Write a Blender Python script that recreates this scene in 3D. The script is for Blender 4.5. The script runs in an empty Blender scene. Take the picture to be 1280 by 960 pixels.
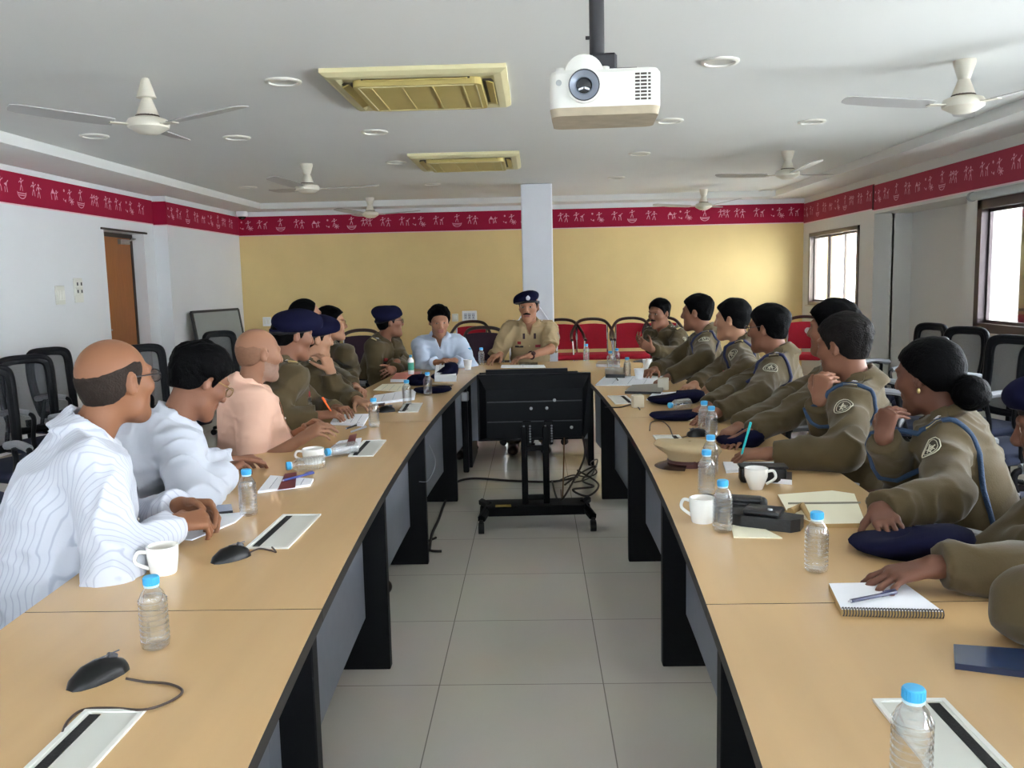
import bpy, bmesh, math, random
import numpy as np
from mathutils import Vector, Matrix
random.seed(7)
C = bpy.context.scene.collection
SC = bpy.context.scene
PI = math.pi
# ------------------------------------------------------------------ camera
F_PX, CAM_H = 1080.0, 1.42
YAW, PITCH, ROLL = 0.0284167, -0.1191888, -0.0225
CAM_R = Matrix.Rotation(YAW, 3, 'Z') @ Matrix.Rotation(PI / 2 + PITCH, 3, 'X') @ Matrix.Rotation(ROLL, 3, 'Z')
cd = bpy.data.cameras.new('camera')
cd.sensor_width = 36.0
cd.lens = 36.0 * F_PX / 1280.0
cd.clip_start = 0.05
cam = bpy.data.objects.new('camera', cd)
C.objects.link(cam)
cam.matrix_world = Matrix.Translation((0, 0, CAM_H)) @ CAM_R.to_4x4()
SC.camera = cam

def ray(px, py):
    return CAM_R @ Vector(((px - 640) / F_PX, -(py - 480) / F_PX, -1))
def onz(px, py, z):          # a point of the picture laid on the level z
    d = ray(px, py); t = (z - CAM_H) / d.z
    return Vector((t * d.x, t * d.y, z))
def ony(px, py, y):          # a point of the picture at the depth y
    d = ray(px, py); t = y / d.y
    return Vector((t * d.x, y, CAM_H + t * d.z))

# ------------------------------------------------------------------ materials
MATS = {}
def srgb(r, g, b):
    f = lambda v: (v / 255 / 12.92) if v <= 10 else ((v / 255 + .055) / 1.055) ** 2.4
    return (f(r), f(g), f(b), 1)
def mat(name, col, rough=.5, metal=0, noise=0, nscale=8, bump=0, bscale=60, spec=.5, coat=0, sheen=0, stretch=None):
    if name in MATS: return MATS[name]
    m = bpy.data.materials.new(name); m.use_nodes = True; MATS[name] = m
    nt = m.node_tree; b = nt.nodes['Principled BSDF']
    c = srgb(*col)
    b.inputs['Base Color'].default_value = c
    b.inputs['Roughness'].default_value = rough
    b.inputs['Metallic'].default_value = metal
    b.inputs['Specular IOR Level'].default_value = spec
    if coat: b.inputs['Coat Weight'].default_value = coat; b.inputs['Coat Roughness'].default_value = .08
    if sheen: b.inputs['Sheen Weight'].default_value = sheen
    tc = nt.nodes.new('ShaderNodeTexCoord')
    vec = tc.outputs['Object']
    if stretch:
        mp = nt.nodes.new('ShaderNodeMapping'); mp.inputs['Scale'].default_value = stretch
        nt.links.new(vec, mp.inputs['Vector']); vec = mp.outputs['Vector']
    if noise:
        n = nt.nodes.new('ShaderNodeTexNoise'); n.inputs['Scale'].default_value = nscale; n.inputs['Detail'].default_value = 4
        nt.links.new(vec, n.inputs['Vector'])
        mx = nt.nodes.new('ShaderNodeMix'); mx.data_type = 'RGBA'
        mx.inputs['A'].default_value = tuple(min(1, v * (1 - noise)) for v in c[:3]) + (1,)
        mx.inputs['B'].default_value = tuple(min(1, v * (1 + noise)) for v in c[:3]) + (1,)
        nt.links.new(n.outputs['Fac'], mx.inputs['Factor'])
        nt.links.new(mx.outputs['Result'], b.inputs['Base Color'])
    if bump:
        n2 = nt.nodes.new('ShaderNodeTexNoise'); n2.inputs['Scale'].default_value = bscale; n2.inputs['Detail'].default_value = 3
        nt.links.new(vec, n2.inputs['Vector'])
        bp = nt.nodes.new('ShaderNodeBump'); bp.inputs['Strength'].default_value = bump; bp.inputs['Distance'].default_value = .01
        nt.links.new(n2.outputs['Fac'], bp.inputs['Height']); nt.links.new(bp.outputs['Normal'], b.inputs['Normal'])
    return m
def mat_clear(name, tint, gloss=.12, rough=.08):
    if name in MATS: return MATS[name]
    m = bpy.data.materials.new(name); m.use_nodes = True; MATS[name] = m
    nt = m.node_tree; nt.nodes.remove(nt.nodes['Principled BSDF'])
    out = nt.nodes['Material Output']
    t = nt.nodes.new('ShaderNodeBsdfTransparent'); t.inputs['Color'].default_value = tint
    g = nt.nodes.new('ShaderNodeBsdfGlossy'); g.inputs['Roughness'].default_value = rough
    lw = nt.nodes.new('ShaderNodeLayerWeight'); lw.inputs['Blend'].default_value = .35
    mr = nt.nodes.new('ShaderNodeMapRange'); mr.inputs['To Min'].default_value = gloss; mr.inputs['To Max'].default_value = .75
    nt.links.new(lw.outputs['Facing'], mr.inputs['Value'])
    mix = nt.nodes.new('ShaderNodeMixShader')
    nt.links.new(mr.outputs['Result'], mix.inputs['Fac'])
    nt.links.new(t.outputs['BSDF'], mix.inputs[1]); nt.links.new(g.outputs['BSDF'], mix.inputs[2])
    nt.links.new(mix.outputs['Shader'], out.inputs['Surface'])
    return m
def mat_mesh(name, col, open_=.35):     # woven see-through mesh
    if name in MATS: return MATS[name]
    m = bpy.data.materials.new(name); m.use_nodes = True; MATS[name] = m
    nt = m.node_tree; b = nt.nodes['Principled BSDF']; out = nt.nodes['Material Output']
    b.inputs['Base Color'].default_value = srgb(*col); b.inputs['Roughness'].default_value = .7
    tc = nt.nodes.new('ShaderNodeTexCoord')
    ck = nt.nodes.new('ShaderNodeTexNoise'); ck.inputs['Scale'].default_value = 500
    nt.links.new(tc.outputs['Object'], ck.inputs['Vector'])
    mr = nt.nodes.new('ShaderNodeMapRange'); mr.inputs['From Min'].default_value = .3; mr.inputs['From Max'].default_value = .7
    mr.inputs['To Min'].default_value = open_ - .1; mr.inputs['To Max'].default_value = open_ + .1
    nt.links.new(ck.outputs['Fac'], mr.inputs['Value'])
    t = nt.nodes.new('ShaderNodeBsdfTransparent'); mix = nt.nodes.new('ShaderNodeMixShader')
    nt.links.new(mr.outputs['Result'], mix.inputs['Fac'])
    nt.links.new(b.outputs['BSDF'], mix.inputs[1]); nt.links.new(t.outputs['BSDF'], mix.inputs[2])
    nt.links.new(mix.outputs['Shader'], out.inputs['Surface'])
    return m

# ------------------------------------------------------------------ mesh collecting
class MB:
    def __init__(s): s.v = []; s.f = []; s.m = []
    def add(s, vs, fs, m=0):
        o = len(s.v); s.v += [tuple(p) for p in vs]
        s.f += [tuple(o + i for i in f) for f in fs]; s.m += [m] * len(fs); return s
    def box(s, c, d, m=0, rot=None):
        vs = [Vector((x * d[0] / 2, y * d[1] / 2, z * d[2] / 2)) for x in (-1, 1) for y in (-1, 1) for z in (-1, 1)]
        if rot is not None: vs = [rot @ v for v in vs]
        vs = [v + Vector(c) for v in vs]
        return s.add(vs, [(0, 1, 3, 2), (4, 6, 7, 5), (0, 4, 5, 1), (2, 3, 7, 6), (0, 2, 6, 4), (1, 5, 7, 3)], m)
    def rbox(s, c, d, r=.01, seg=2, m=0, rot=None):
        bm = bmesh.new(); bmesh.ops.create_cube(bm, size=1)
        bmesh.ops.scale(bm, vec=d, verts=bm.verts)
        r = min(r, min(d) * .49)
        bmesh.ops.bevel(bm, geom=list(bm.edges), offset=r, segments=seg, profile=.5, affect='EDGES')
        return s.bm(bm, c, m, rot)
    def bm(s, bm, c=(0, 0, 0), m=0, rot=None):
        bm.verts.index_update()
        vs = [(rot @ v.co if rot is not None else v.co) + Vector(c) for v in bm.verts]
        fs = [[v.index for v in f.verts] for f in bm.faces]; bm.free()
        return s.add(vs, fs, m)
    def tube(s, pts, r, seg=8, m=0, closed=False, cap=True):
        pts = [Vector(p) for p in pts]; n = len(pts)
        rs = r if isinstance(r, (list, tuple)) else [r] * n
        up = None; rings = []
        for i in range(n):
            if closed: t = pts[(i + 1) % n] - pts[i - 1]
            else: t = pts[min(i + 1, n - 1)] - pts[max(i - 1, 0)]
            t = t.normalized() if t.length > 1e-9 else Vector((0, 0, 1))
            if up is None:
                up = Vector((0, 0, 1)) if abs(t.z) < .9 else Vector((1, 0, 0))
            a = up - t * up.dot(t)
            a = a.normalized() if a.length > 1e-6 else t.orthogonal().normalized()
            up = a; b = t.cross(a)
            rings.append([pts[i] + (a * math.cos(k * 2 * PI / seg) + b * math.sin(k * 2 * PI / seg)) * rs[i] for k in range(seg)])
        vs = [p for q in rings for p in q]; fs = []
        for i in range(n if closed else n - 1):
            j = (i + 1) % n
            for k in range(seg):
                l = (k + 1) % seg
                fs.append((i * seg + k, i * seg + l, j * seg + l, j * seg + k))
        if cap and not closed:
            fs.append(tuple(range(seg))[::-1]); fs.append(tuple((n - 1) * seg + k for k in range(seg)))
        return s.add(vs, fs, m)
    def lathe(s, prof, c=(0, 0, 0), seg=24, m=0, rot=None, cap=True):
        vs = []; fs = []
        for r, z in prof:
            for k in range(seg):
                a = 2 * PI * k / seg; vs.append(Vector((r * math.cos(a), r * math.sin(a), z)))
        n = len(prof)
        for i in range(n - 1):
            for k in range(seg):
                l = (k + 1) % seg
                fs.append((i * seg + k, i * seg + l, (i + 1) * seg + l, (i + 1) * seg + k))
        if cap:
            if prof[0][0] > 1e-6: fs.append(tuple(range(seg))[::-1])
            if prof[-1][0] > 1e-6: fs.append(tuple((n - 1) * seg + k for k in range(seg)))
        if rot is not None: vs = [rot @ v for v in vs]
        return s.add([v + Vector(c) for v in vs], fs, m)
    def prism(s, poly, z0, z1, m=0, mside=None, rot=None, c=(0, 0, 0)):   # poly in xy, extruded along z
        n = len(poly)
        vs = [Vector((p[0], p[1], z0)) for p in poly] + [Vector((p[0], p[1], z1)) for p in poly]
        if rot is not None: vs = [rot @ v for v in vs]
        vs = [v + Vector(c) for v in vs]
        o = len(s.v)
        s.add(vs, [tuple(range(n))[::-1], tuple(range(n, 2 * n))], m)
        s.f += [(o + i, o + (i + 1) % n, o + n + (i + 1) % n, o + n + i) for i in range(n)]
        s.m += [m if mside is None else mside] * n
        return s
    def ball(s, c, r, m=0, seg=14, rings=8, rot=None):
        r = (r, r, r) if not isinstance(r, (tuple, list)) else r
        prof = []
        vs = []; fs = []
        for i in range(rings + 1):
            t = PI * i / rings - PI / 2
            for k in range(seg):
                a = 2 * PI * k / seg
                v = Vector((r[0] * math.cos(t) * math.cos(a), r[1] * math.cos(t) * math.sin(a), r[2] * math.sin(t)))
                vs.append((rot @ v if rot is not None else v) + Vector(c))
        for i in range(rings):
            for k in range(seg):
                l = (k + 1) % seg
                fs.append((i * seg + k, i * seg + l, (i + 1) * seg + l, (i + 1) * seg + k))
        return s.add(vs, fs, m)
    def grid(s, P, m=0, thick=None):      # P[i][j] points
        n, k = len(P), len(P[0]); vs = [p for r in P for p in r]
        fs = [(i * k + j, i * k + j + 1, (i + 1) * k + j + 1, (i + 1) * k + j) for i in range(n - 1) for j in range(k - 1)]
        return s.add(vs, fs, m)
    def build(s, name, mats, parent=None, smooth=None, loc=None, rotz=0, origin=None):
        me = bpy.data.meshes.new(name)
        vs = s.v if origin is None else [(p[0] - origin[0], p[1] - origin[1], p[2] - origin[2]) for p in s.v]
        me.from_pydata(vs, [], s.f)
        for m in (mats if isinstance(mats, (list, tuple)) else [mats]): me.materials.append(m)
        me.polygons.foreach_set('material_index', s.m)
        if smooth is not None:
            me.polygons.foreach_set('use_smooth', [True] * len(s.f))
            me.set_sharp_from_angle(angle=math.radians(smooth))
        me.validate(); me.update()
        o = bpy.data.objects.new(name, me); C.objects.link(o)
        if parent is not None: o.parent = parent
        if loc is not None: o.location = loc
        if rotz: o.rotation_euler = (0, 0, rotz)
        return o
def tag(o, label=None, cat=None, group=None, kind=None):
    if label: o['label'] = label
    if cat: o['category'] = cat
    if group: o['group'] = group
    if kind: o['kind'] = kind
    return o
def empty(name, loc=(0, 0, 0), rz=0, label=None, cat=None, group=None):
    o = bpy.data.objects.new(name, None); o.empty_display_size = .1; C.objects.link(o)
    o.location = loc; o.rotation_euler = (0, 0, rz)
    return tag(o, label, cat, group)
KIDS = {}
def kids(o): return [c for c in bpy.data.objects if c.parent == o]
def dup(root, loc, rz, label, group=None, tilt=None):
    def cp(o, par):
        c = o.copy(); C.objects.link(c)
        if par is not None: c.parent = par
        for k in kids(o): cp(k, c)
        return c
    r = cp(root, None)
    r.location = loc; r.rotation_euler = (0, 0, rz) if tilt is None else tilt
    r['label'] = label
    if group: r['group'] = group
    return r
def struct(name, mb, mats, parent=None, smooth=None):
    o = mb.build(name, mats, parent, smooth)
    if parent is None: o['kind'] = 'structure'
    return o
def bez(pts, n=8):           # smooth curve through points
    pts = [Vector(p) for p in pts]; out = []
    for i in range(len(pts) - 1):
        p0 = pts[max(i - 1, 0)]; p1 = pts[i]; p2 = pts[i + 1]; p3 = pts[min(i + 2, len(pts) - 1)]
        for k in range(n):
            t = k / n
            out.append(.5 * ((2 * p1) + (p2 - p0) * t + (2 * p0 - 5 * p1 + 4 * p2 - p3) * t * t + (3 * p1 - p0 - 3 * p2 + p3) * t ** 3))
    out.append(pts[-1]); return out
def rrect(w, h, r, n=5, cx=0, cy=0):
    out = []
    for sx, sy, a0 in ((1, 1, 0), (-1, 1, PI / 2), (-1, -1, PI), (1, -1, 3 * PI / 2)):
        for k in range(n + 1):
            a = a0 + PI / 2 * k / n
            out.append((cx + sx * (w / 2 - r) + r * math.cos(a), cy + sy * (h / 2 - r) + r * math.sin(a)))
    return out
def R3(ax, a): return Matrix.Rotation(a, 3, ax)
# ------------------------------------------------------------------ room
XL, XL2, YJ, XR, YF, YB = -4.33, -4.17, 9.88, 3.76, 12.3, -3.2
ZC, ZS = 2.54, 2.46
white_wall = mat('white_wall_paint', (226, 228, 230), .75, noise=.03, nscale=2, bump=.04, bscale=30)
yellow_wall = mat('yellow_wall_paint', (232, 205, 144), .8, noise=.06, nscale=3, bump=.12, bscale=14)
ceil_mat = mat('ceiling_paint', (224, 225, 222), .8, noise=.025, nscale=1.5)
soffit_white = mat('soffit_paint', (228, 229, 226), .75, noise=.02)
maroon = mat('maroon_paint', (158, 26, 58), .8, noise=.08, nscale=6, spec=.2)
motif_white = mat('motif_paint', (222, 160, 176), .7)
line_pink = mat('pale_pink_line', (236, 200, 205), .7)
def floor_mat():
    m = bpy.data.materials.new('polished_floor_tile'); m.use_nodes = True
    nt = m.node_tree; b = nt.nodes['Principled BSDF']
    tc = nt.nodes.new('ShaderNodeTexCoord'); mp = nt.nodes.new('ShaderNodeMapping')
    mp.inputs['Location'].default_value = (.364, -.01, 0)
    br = nt.nodes.new('ShaderNodeTexBrick'); br.offset = 0; br.squash = 1
    br.inputs['Scale'].default_value = 1; br.inputs['Brick Width'].default_value = .58; br.inputs['Row Height'].default_value = .58
    br.inputs['Mortar Size'].default_value = .0022; br.inputs['Mortar Smooth'].default_value = .2
    br.inputs['Color1'].default_value = srgb(216, 210, 198); br.inputs['Color2'].default_value = srgb(220, 214, 203)
    br.inputs['Mortar'].default_value = srgb(150, 145, 136)
    nt.links.new(tc.outputs['Object'], mp.inputs['Vector']); nt.links.new(mp.outputs['Vector'], br.inputs['Vector'])
    n = nt.nodes.new('ShaderNodeTexNoise'); n.inputs['Scale'].default_value = 3; n.inputs['Detail'].default_value = 5
    nt.links.new(tc.outputs['Object'], n.inputs['Vector'])
    mx = nt.nodes.new('ShaderNodeMix'); mx.data_type = 'RGBA'; mx.blend_type = 'MULTIPLY'; mx.inputs['Factor'].default_value = .14
    nt.links.new(br.outputs['Color'], mx.inputs['A']); nt.links.new(n.outputs['Color'], mx.inputs['B'])
    nt.links.new(mx.outputs['Result'], b.inputs['Base Color'])
    b.inputs['Roughness'].default_value = .13
    b.inputs['Specular IOR Level'].default_value = .6
    return m
struct('floor', MB().box((-.2, 4.5, -.05), (9.6, 16.4, .1)), floor_mat())
struct('ceiling', MB().box((-.2, 4.5, ZC + .05), (9.6, 16.4, .1)), ceil_mat)
# lowered border of the ceiling
SX0, SX1, SY1 = -3.71, 3.25, 11.88
struct('trim_left', MB().box(((XL + SX0) / 2 - .05, 4.55, (ZS + ZC) / 2 + .02), (SX0 - XL + .1, 15.7, ZC - ZS + .04)), soffit_white)
struct('trim_right', MB().box(((XR + SX1) / 2 + .05, 4.55, (ZS + ZC) / 2 + .02), (XR - SX1 + .1, 15.7, ZC - ZS + .04)), soffit_white)
struct('trim_far', MB().box(((SX0 + SX1) / 2, (SY1 + YF) / 2 + .02, (ZS + ZC) / 2 + .018), (SX1 - SX0, YF - SY1 + .04, ZC - ZS + .036)), soffit_white)
# left wall with a doorway, then the thicker bay
T = .22
DY0, DY1, DZ = 8.72, 9.62, 2.02
mb = MB()
mb.box((XL - T / 2, (YB + DY0) / 2, ZC / 2), (T, DY0 - YB, ZC))
mb.box((XL - T / 2, (DY1 + YJ) / 2, ZC / 2), (T, YJ - DY1, ZC))
mb.box((XL - T / 2, (DY0 + DY1) / 2, (DZ + ZC) / 2), (T, DY1 - DY0, ZC - DZ))
mb.box((XL2 - .19, (YJ + YF) / 2 + .1, ZC / 2), (.38, YF - YJ + .2, ZC))
struct('wall_left', mb, white_wall)
struct('wall_far', MB().box((-.2, YF + .1, ZC / 2), (9.0, .2, ZC)), yellow_wall)
# right wall: far window, recess, near windows
WZ0, WZ1 = .95, 1.98
wins = [(10.2, 12.0, 1.0, 1.965), (5.25, 7.5, .90, 2.0), (2.6, 4.7, .90, 2.0), (0.1, 2.1, .90, 2.0), (-2.4, -.5, .90, 2.0)]
RY0, RY1, RZ, RD = 7.72, 9.78, 2.06, .42
mb = MB()
spans = sorted([(a, b, z0, z1) for a, b, z0, z1 in wins])
y = YB
for a, b, z0, z1 in spans:
    if a > RY1 and y < RY1:
        mb.box((XR + T / 2, (y + RY0) / 2, ZC / 2), (T, RY0 - y, ZC)); y = RY1
    mb.box((XR + T / 2, (y + a) / 2, ZC / 2), (T, a - y, ZC))
    mb.box((XR + T / 2, (a + b) / 2, z0 / 2), (T, b - a, z0))
    mb.box((XR + T / 2, (a + b) / 2, (z1 + ZC) / 2), (T, b - a, ZC - z1)); y = b
mb.box((XR + T / 2, (y + YF + .2) / 2, ZC / 2), (T, YF + .2 - y, ZC))
mb.box((XR + T / 2, (RY0 + RY1) / 2, (RZ + ZC) / 2), (T, RY1 - RY0, ZC - RZ))
mb.box((XR + RD + .05, (RY0 + RY1) / 2, RZ / 2 + .1), (.1, RY1 - RY0 + .2, RZ + .2))
mb.box((XR + T + .13, RY0 - .05, RZ / 2 + .1), (.3, .1, RZ + .2)); mb.box((XR + T + .13, RY1 + .05, RZ / 2 + .1), (.3, .1, RZ + .2))
mb.box((XR + T + .1, (RY0 + RY1) / 2, RZ + .1), (.25, RY1 - RY0, .2))
right_wall = mat('grey_white_wall_paint', (212, 211, 206), .75, noise=.03, nscale=2)
struct('wall_right', mb, right_wall)
mb = MB(); bx = [(-3.4, -.7), (.1, 2.8)]; bz = (.9, 2.05)  # back-wall windows are added, unseen, to brighten the ceiling and far wall
for a, b in ((-4.7, -3.4), (-.7, .1), (2.8, 4.2)): mb.box(((a + b) / 2, YB - .1, ZC / 2), (b - a, .2, ZC))
for a, b in bx: mb.box(((a + b) / 2, YB - .1, bz[0] / 2), (b - a, .2, bz[0])); mb.box(((a + b) / 2, YB - .1, (bz[1] + ZC) / 2), (b - a, .2, ZC - bz[1]))
struct('wall_back', mb, white_wall)
# square column
mb = MB().rbox((.043, 10.49, ZC / 2), (.366, .366, ZC), .012, 1)
struct('column', mb, mat('column_paint', (228, 231, 238), .7, noise=.03))
# skirting
sk = mat('skirting_tile', (150, 142, 130), .3)
struct('baseboard_far', MB().box(((XL2 + XR) / 2, YF - .006, .05), (XR - XL2, .012, .1)), sk)
struct('baseboard_left', MB().box((XL + .006, (YB + DY0) / 2, .05), (.012, DY0 - YB, .1)), sk)
struct('baseboard_right', MB().box((XR - .006, (YB + RY0) / 2, .05), (.012, RY0 - YB, .1)), sk)
# ------------------------------------------------------------------ painted frieze
def figure(mb, kind, M):
    """small painted stick figures, flat on the wall: M maps (u, v) in metres to the wall"""
    def tri(a, b, c): mb.add([M(*a), M(*b), M(*c)], [(0, 1, 2)], 1)
    def ln(a, b, w=.0035):
        dx, dy = b[0] - a[0], b[1] - a[1]; L = math.hypot(dx, dy); nx, ny = -dy / L * w, dx / L * w
        mb.add([M(a[0] - nx, a[1] - ny), M(b[0] - nx, b[1] - ny), M(b[0] + nx, b[1] + ny), M(a[0] + nx, a[1] + ny)], [(0, 1, 2, 3)], 1)
    def dot(c, r): mb.add([M(c[0] + r * math.cos(a * PI / 4), c[1] + r * math.sin(a * PI / 4)) for a in range(8)], [tuple(range(8))], 1)
    def man(x, z, s=1, arm=1):
        dot((x, z + .062 * s), .011 * s)
        tri((x - .018 * s, z + .047 * s), (x + .018 * s, z + .047 * s), (x, z + .018 * s))
        tri((x, z + .022 * s), (x - .013 * s, z), (x + .013 * s, z))
        ln((x - .01 * s, z), (x - .022 * s, z - .034 * s)); ln((x + .01 * s, z), (x + .016 * s, z - .036 * s))
        ln((x - .018 * s, z + .046 * s), (x - .036 * s, z + .03 * s * arm)); ln((x + .018 * s, z + .046 * s), (x + .038 * s, z + .058 * s * arm))
    if kind == 0: man(-.035, .0); man(.04, -.01, 1, .6)
    elif kind == 1:
        man(0, .02, .9); 
        for k in range(9):
            a = PI + PI * k / 9; b = PI + PI * (k + 1) / 9
            ln((.06 * math.cos(a), -.02 + .05 * math.sin(a)), (.06 * math.cos(b), -.02 + .05 * math.sin(b)))
        ln((-.055, -.03), (.055, -.03)); ln((-.045, -.045), (.045, -.045))
    elif kind == 2:
        dot((-.07, .05), .012); man(.02, .0, .95)
        for k in range(7):
            a = k * PI / 3.5; ln((.05, -.03), (.05 + .036 * math.cos(a), -.03 + .03 * math.sin(a)))
        tri((-.075, -.03), (-.045, -.02), (-.05, -.045)); ln((-.08, -.03), (-.09, -.015))
    elif kind == 3:
        man(-.03, .0); tri((.02, .02), (.06, .035), (.055, .0)); ln((.03, .0), (.03, -.04)); ln((.055, 0), (.06, -.04)); ln((.06, .035), (.078, .048))
    elif kind == 4:
        man(-.045, 0, .9); man(.0, .012, .7); man(.045, -.005, .9)
    else:
        tri((-.03, .01), (.03, .01), (0, .05)); ln((-.028, .01), (-.02, -.04)); ln((.028, .01), (.03, -.04)); man(.055, -.01, .7)
def frieze(name, A, B, z0, z1, nrm, step=.235, first=.12, line=True):
    A = Vector((A[0], A[1], 0)); B = Vector((B[0], B[1], 0)); d = (B - A); L = d.length; d.normalize(); n = Vector((nrm[0], nrm[1], 0))
    mb = MB(); t = .004
    q = lambda u, z, o: A + d * u + n * o + Vector((0, 0, z))
    mb.add([q(0, z0, 0), q(L, z0, 0), q(L, z1, 0), q(0, z1, 0), q(0, z0, t), q(L, z0, t), q(L, z1, t), q(0, z1, t)],
           [(4, 5, 6, 7), (0, 1, 5, 4), (3, 7, 6, 2), (0, 4, 7, 3), (1, 2, 6, 5)], 0)
    if line: mb.add([q(0, z0 - .012, t), q(L, z0 - .012, t), q(L, z0, t), q(0, z0, t)], [(0, 1, 2, 3)], 2)
    zc = (z0 + z1) / 2 + .0
    u = first; k = 0; seq = [2, 3, 1, 0, 5, 2, 1, 4, 0, 3]
    while u < L - .09:
        figure(mb, seq[k % 10], lambda a, b, u=u: q(u + a * 1.05, zc + b * 1.12, t + .0015)); u += step + (.03 if k % 3 else -.02); k += 1
    return struct(name, mb, [maroon, motif_white, line_pink])
struct('trim_8', MB().box(((XL2 + XR) / 2, YF - .002, (2.395 + ZS) / 2), (XR - XL2, .006, ZS - 2.395)), white_wall)
frieze('trim_1', (XL2, YF), (XR, YF), 2.135, 2.395, (0, -1))
frieze('trim_2', (XL, YB), (XL, YJ), 2.15, 2.41, (1, 0))
frieze('trim_3', (XL2, YJ), (XL2, YF), 2.14, 2.395, (1, 0))
maroon = mat('faded_maroon_paint', (160, 58, 76), .8, noise=.08, nscale=6, spec=.2)
frieze('trim_4', (XR, YF), (XR, 9.8), 2.12, 2.385, (-1, 0))
frieze('trim_5', (XR, 9.8), (XR, YB), 2.1, 2.37, (-1, 0))
maroon = MATS['maroon_paint']
frieze('trim_6', (XL, YJ), (XL2, YJ), 2.14, 2.4, (0, -1), first=.08)
# dark gap where the frieze on the right wall is broken
struct('trim_7', MB().box((XR - .006, 9.81, 2.24), (.008, .03, .27)), mat('dark_gap', (60, 20, 30), .9))
# ------------------------------------------------------------------ door
wood = mat('brown_door_wood', (158, 98, 50), .45, noise=.22, nscale=5, stretch=(14, 14, 1.2), spec=.4)
dark_frame = mat('dark_door_frame', (62, 50, 44), .5, noise=.2)
metal = mat('brushed_metal', (170, 170, 172), .35, 1)
d = empty('door_1', (XL - .16, DY1 - .03, 0)); d['kind'] = 'structure'
mb = MB().rbox((0, -.42, 1.0), (.04, .82, 1.97), .004, 1); o = mb.build('door_leaf', wood, d)
mb = MB(); mb.box((.0, -.86, 1.01), (.06, .05, 2.0)); mb.box((0, -.42, 1.995), (.06, .92, .045)); mb.box((0, .01, 1.01), (.06, .035, 2.0)); mb.build('door_frame', dark_frame, d)
mb = MB(); mb.rbox((.04, -.2, 1.93), (.05, .2, .055), .008); mb.tube([(.05, -.2, 1.93), (.1, -.05, 1.965), (.04, .0, 1.975)], .008, 6); mb.build('door_closer', metal, d, 40)
mb = MB(); mb.tube([(.02, -.78, 1.0), (.07, -.78, 1.0), (.07, -.67, 1.0)], .01, 8); mb.build('door_handle', metal, d, 40)
struct('trim_9', MB().box((XL + .008, (DY0 + DY1) / 2, DZ + .012), (.016, DY1 - DY0 + .12, .02)), dark_frame)
# ------------------------------------------------------------------ windows
alu = mat('brown_aluminium', (70, 58, 60), .4, .3)
alu_far = mat('grey_brown_aluminium', (120, 108, 100), .4, .3)
glass = mat_clear('window_glass', (.96, .98, 1, 1), .03, .02)
frost = mat_clear('window_glass_tinted', (.93, .95, 1, 1), .05, .05)
for i, (a, b, z0, z1) in enumerate(wins + [(a, b, bz[0], bz[1]) for a, b in bx]):  # the last two are the added back-wall windows
    w = empty('window_%d' % (i + 1), (XR + .05, (a + b) / 2, z0) if i < len(wins) else ((a + b) / 2, YB - .05, z0), 0 if i < len(wins) else -PI / 2); w['kind'] = 'structure'
    L = b - a; h = z1 - z0; fw = .075 if i else .05; am = alu if i else alu_far
    mb = MB()
    for yy in (-L / 2 + fw / 2, L / 2 - fw / 2): mb.box((-.02, yy, h / 2), (.1, fw, h))
    mb.box((-.02, 0, fw / 2), (.1, L, fw)); mb.box((-.02, 0, h - fw / 2), (.1, L, fw))
    mb.build('window_frame', am, w)
    ns = 3
    for k in range(ns):
        yc = -L / 2 + fw + (L - 2 * fw) * (k + .5) / ns; wd = (L - 2 * fw) / ns
        mb = MB(); x = .02 * (k % 2)
        for s in (-1, 1): mb.box((x, yc + s * (wd / 2 - .012), h / 2), (.02, .026, h - 2 * fw))
        mb.box((x, yc, fw + .013), (.02, wd, .026)); mb.box((x, yc, h - fw - .013), (.02, wd, .026))
        sa = mb.build('window_sash', am, w)
        MB().box((x, yc, h / 2), (.005, wd - .04, h - 2 * fw - .05)).build('pane', glass, sa)
    mb = MB().box((-.02, 0, -.01), (.16, L + .06, .02)); mb.build('window_sill', mat('sill_stone', (196, 190, 180), .5), w)
# blind roller above the near window
r = empty('blind_roller', (XR - .05, 6.4, 2.035), 0, 'grey rolled-up blind tube mounted above the large dark-framed window', 'blind')
MB().tube([(0, -1.2, 0), (0, 1.12, 0)], .034, 14).build('roller', mat('blind_fabric', (172, 176, 174), .7), r, 40)
MB().tube([(0, 1.12, 0), (0, 1.15, 0)], .04, 14).build('end_cap', mat('grey_plastic', (150, 152, 150), .5), r, 40)
MB().box((.03, 1.13, .01), (.05, .02, .05)).build('bracket', metal, r)
# the neighbouring white block wall and ground outside
def block_mat():
    m = bpy.data.materials.new('white_block_wall'); m.use_nodes = True; nt = m.node_tree; b = nt.nodes['Principled BSDF']
    tc = nt.nodes.new('ShaderNodeTexCoord'); sp = nt.nodes.new('ShaderNodeSeparateXYZ'); cb = nt.nodes.new('ShaderNodeCombineXYZ')
    nt.links.new(tc.outputs['Object'], sp.inputs[0]); nt.links.new(sp.outputs['Y'], cb.inputs['X']); nt.links.new(sp.outputs['Z'], cb.inputs['Y'])
    br = nt.nodes.new('ShaderNodeTexBrick'); br.inputs['Scale'].default_value = 1; br.inputs['Brick Width'].default_value = .75; br.inputs['Row Height'].default_value = .25
    br.inputs['Mortar Size'].default_value = .012; br.inputs['Color1'].default_value = srgb(236, 238, 240); br.inputs['Color2'].default_value = srgb(228, 232, 236)
    br.inputs['Mortar'].default_value = srgb(188, 196, 204)
    nt.links.new(cb.outputs[0], br.inputs['Vector']); nt.links.new(br.outputs['Color'], b.inputs['Base Color']); b.inputs['Roughness'].default_value = .9
    return m
mb = MB().box((8.6, 6, 1.2), (.2, 40, 5.0)); o = mb.build('wall_outside', block_mat()); o['kind'] = 'structure'
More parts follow.
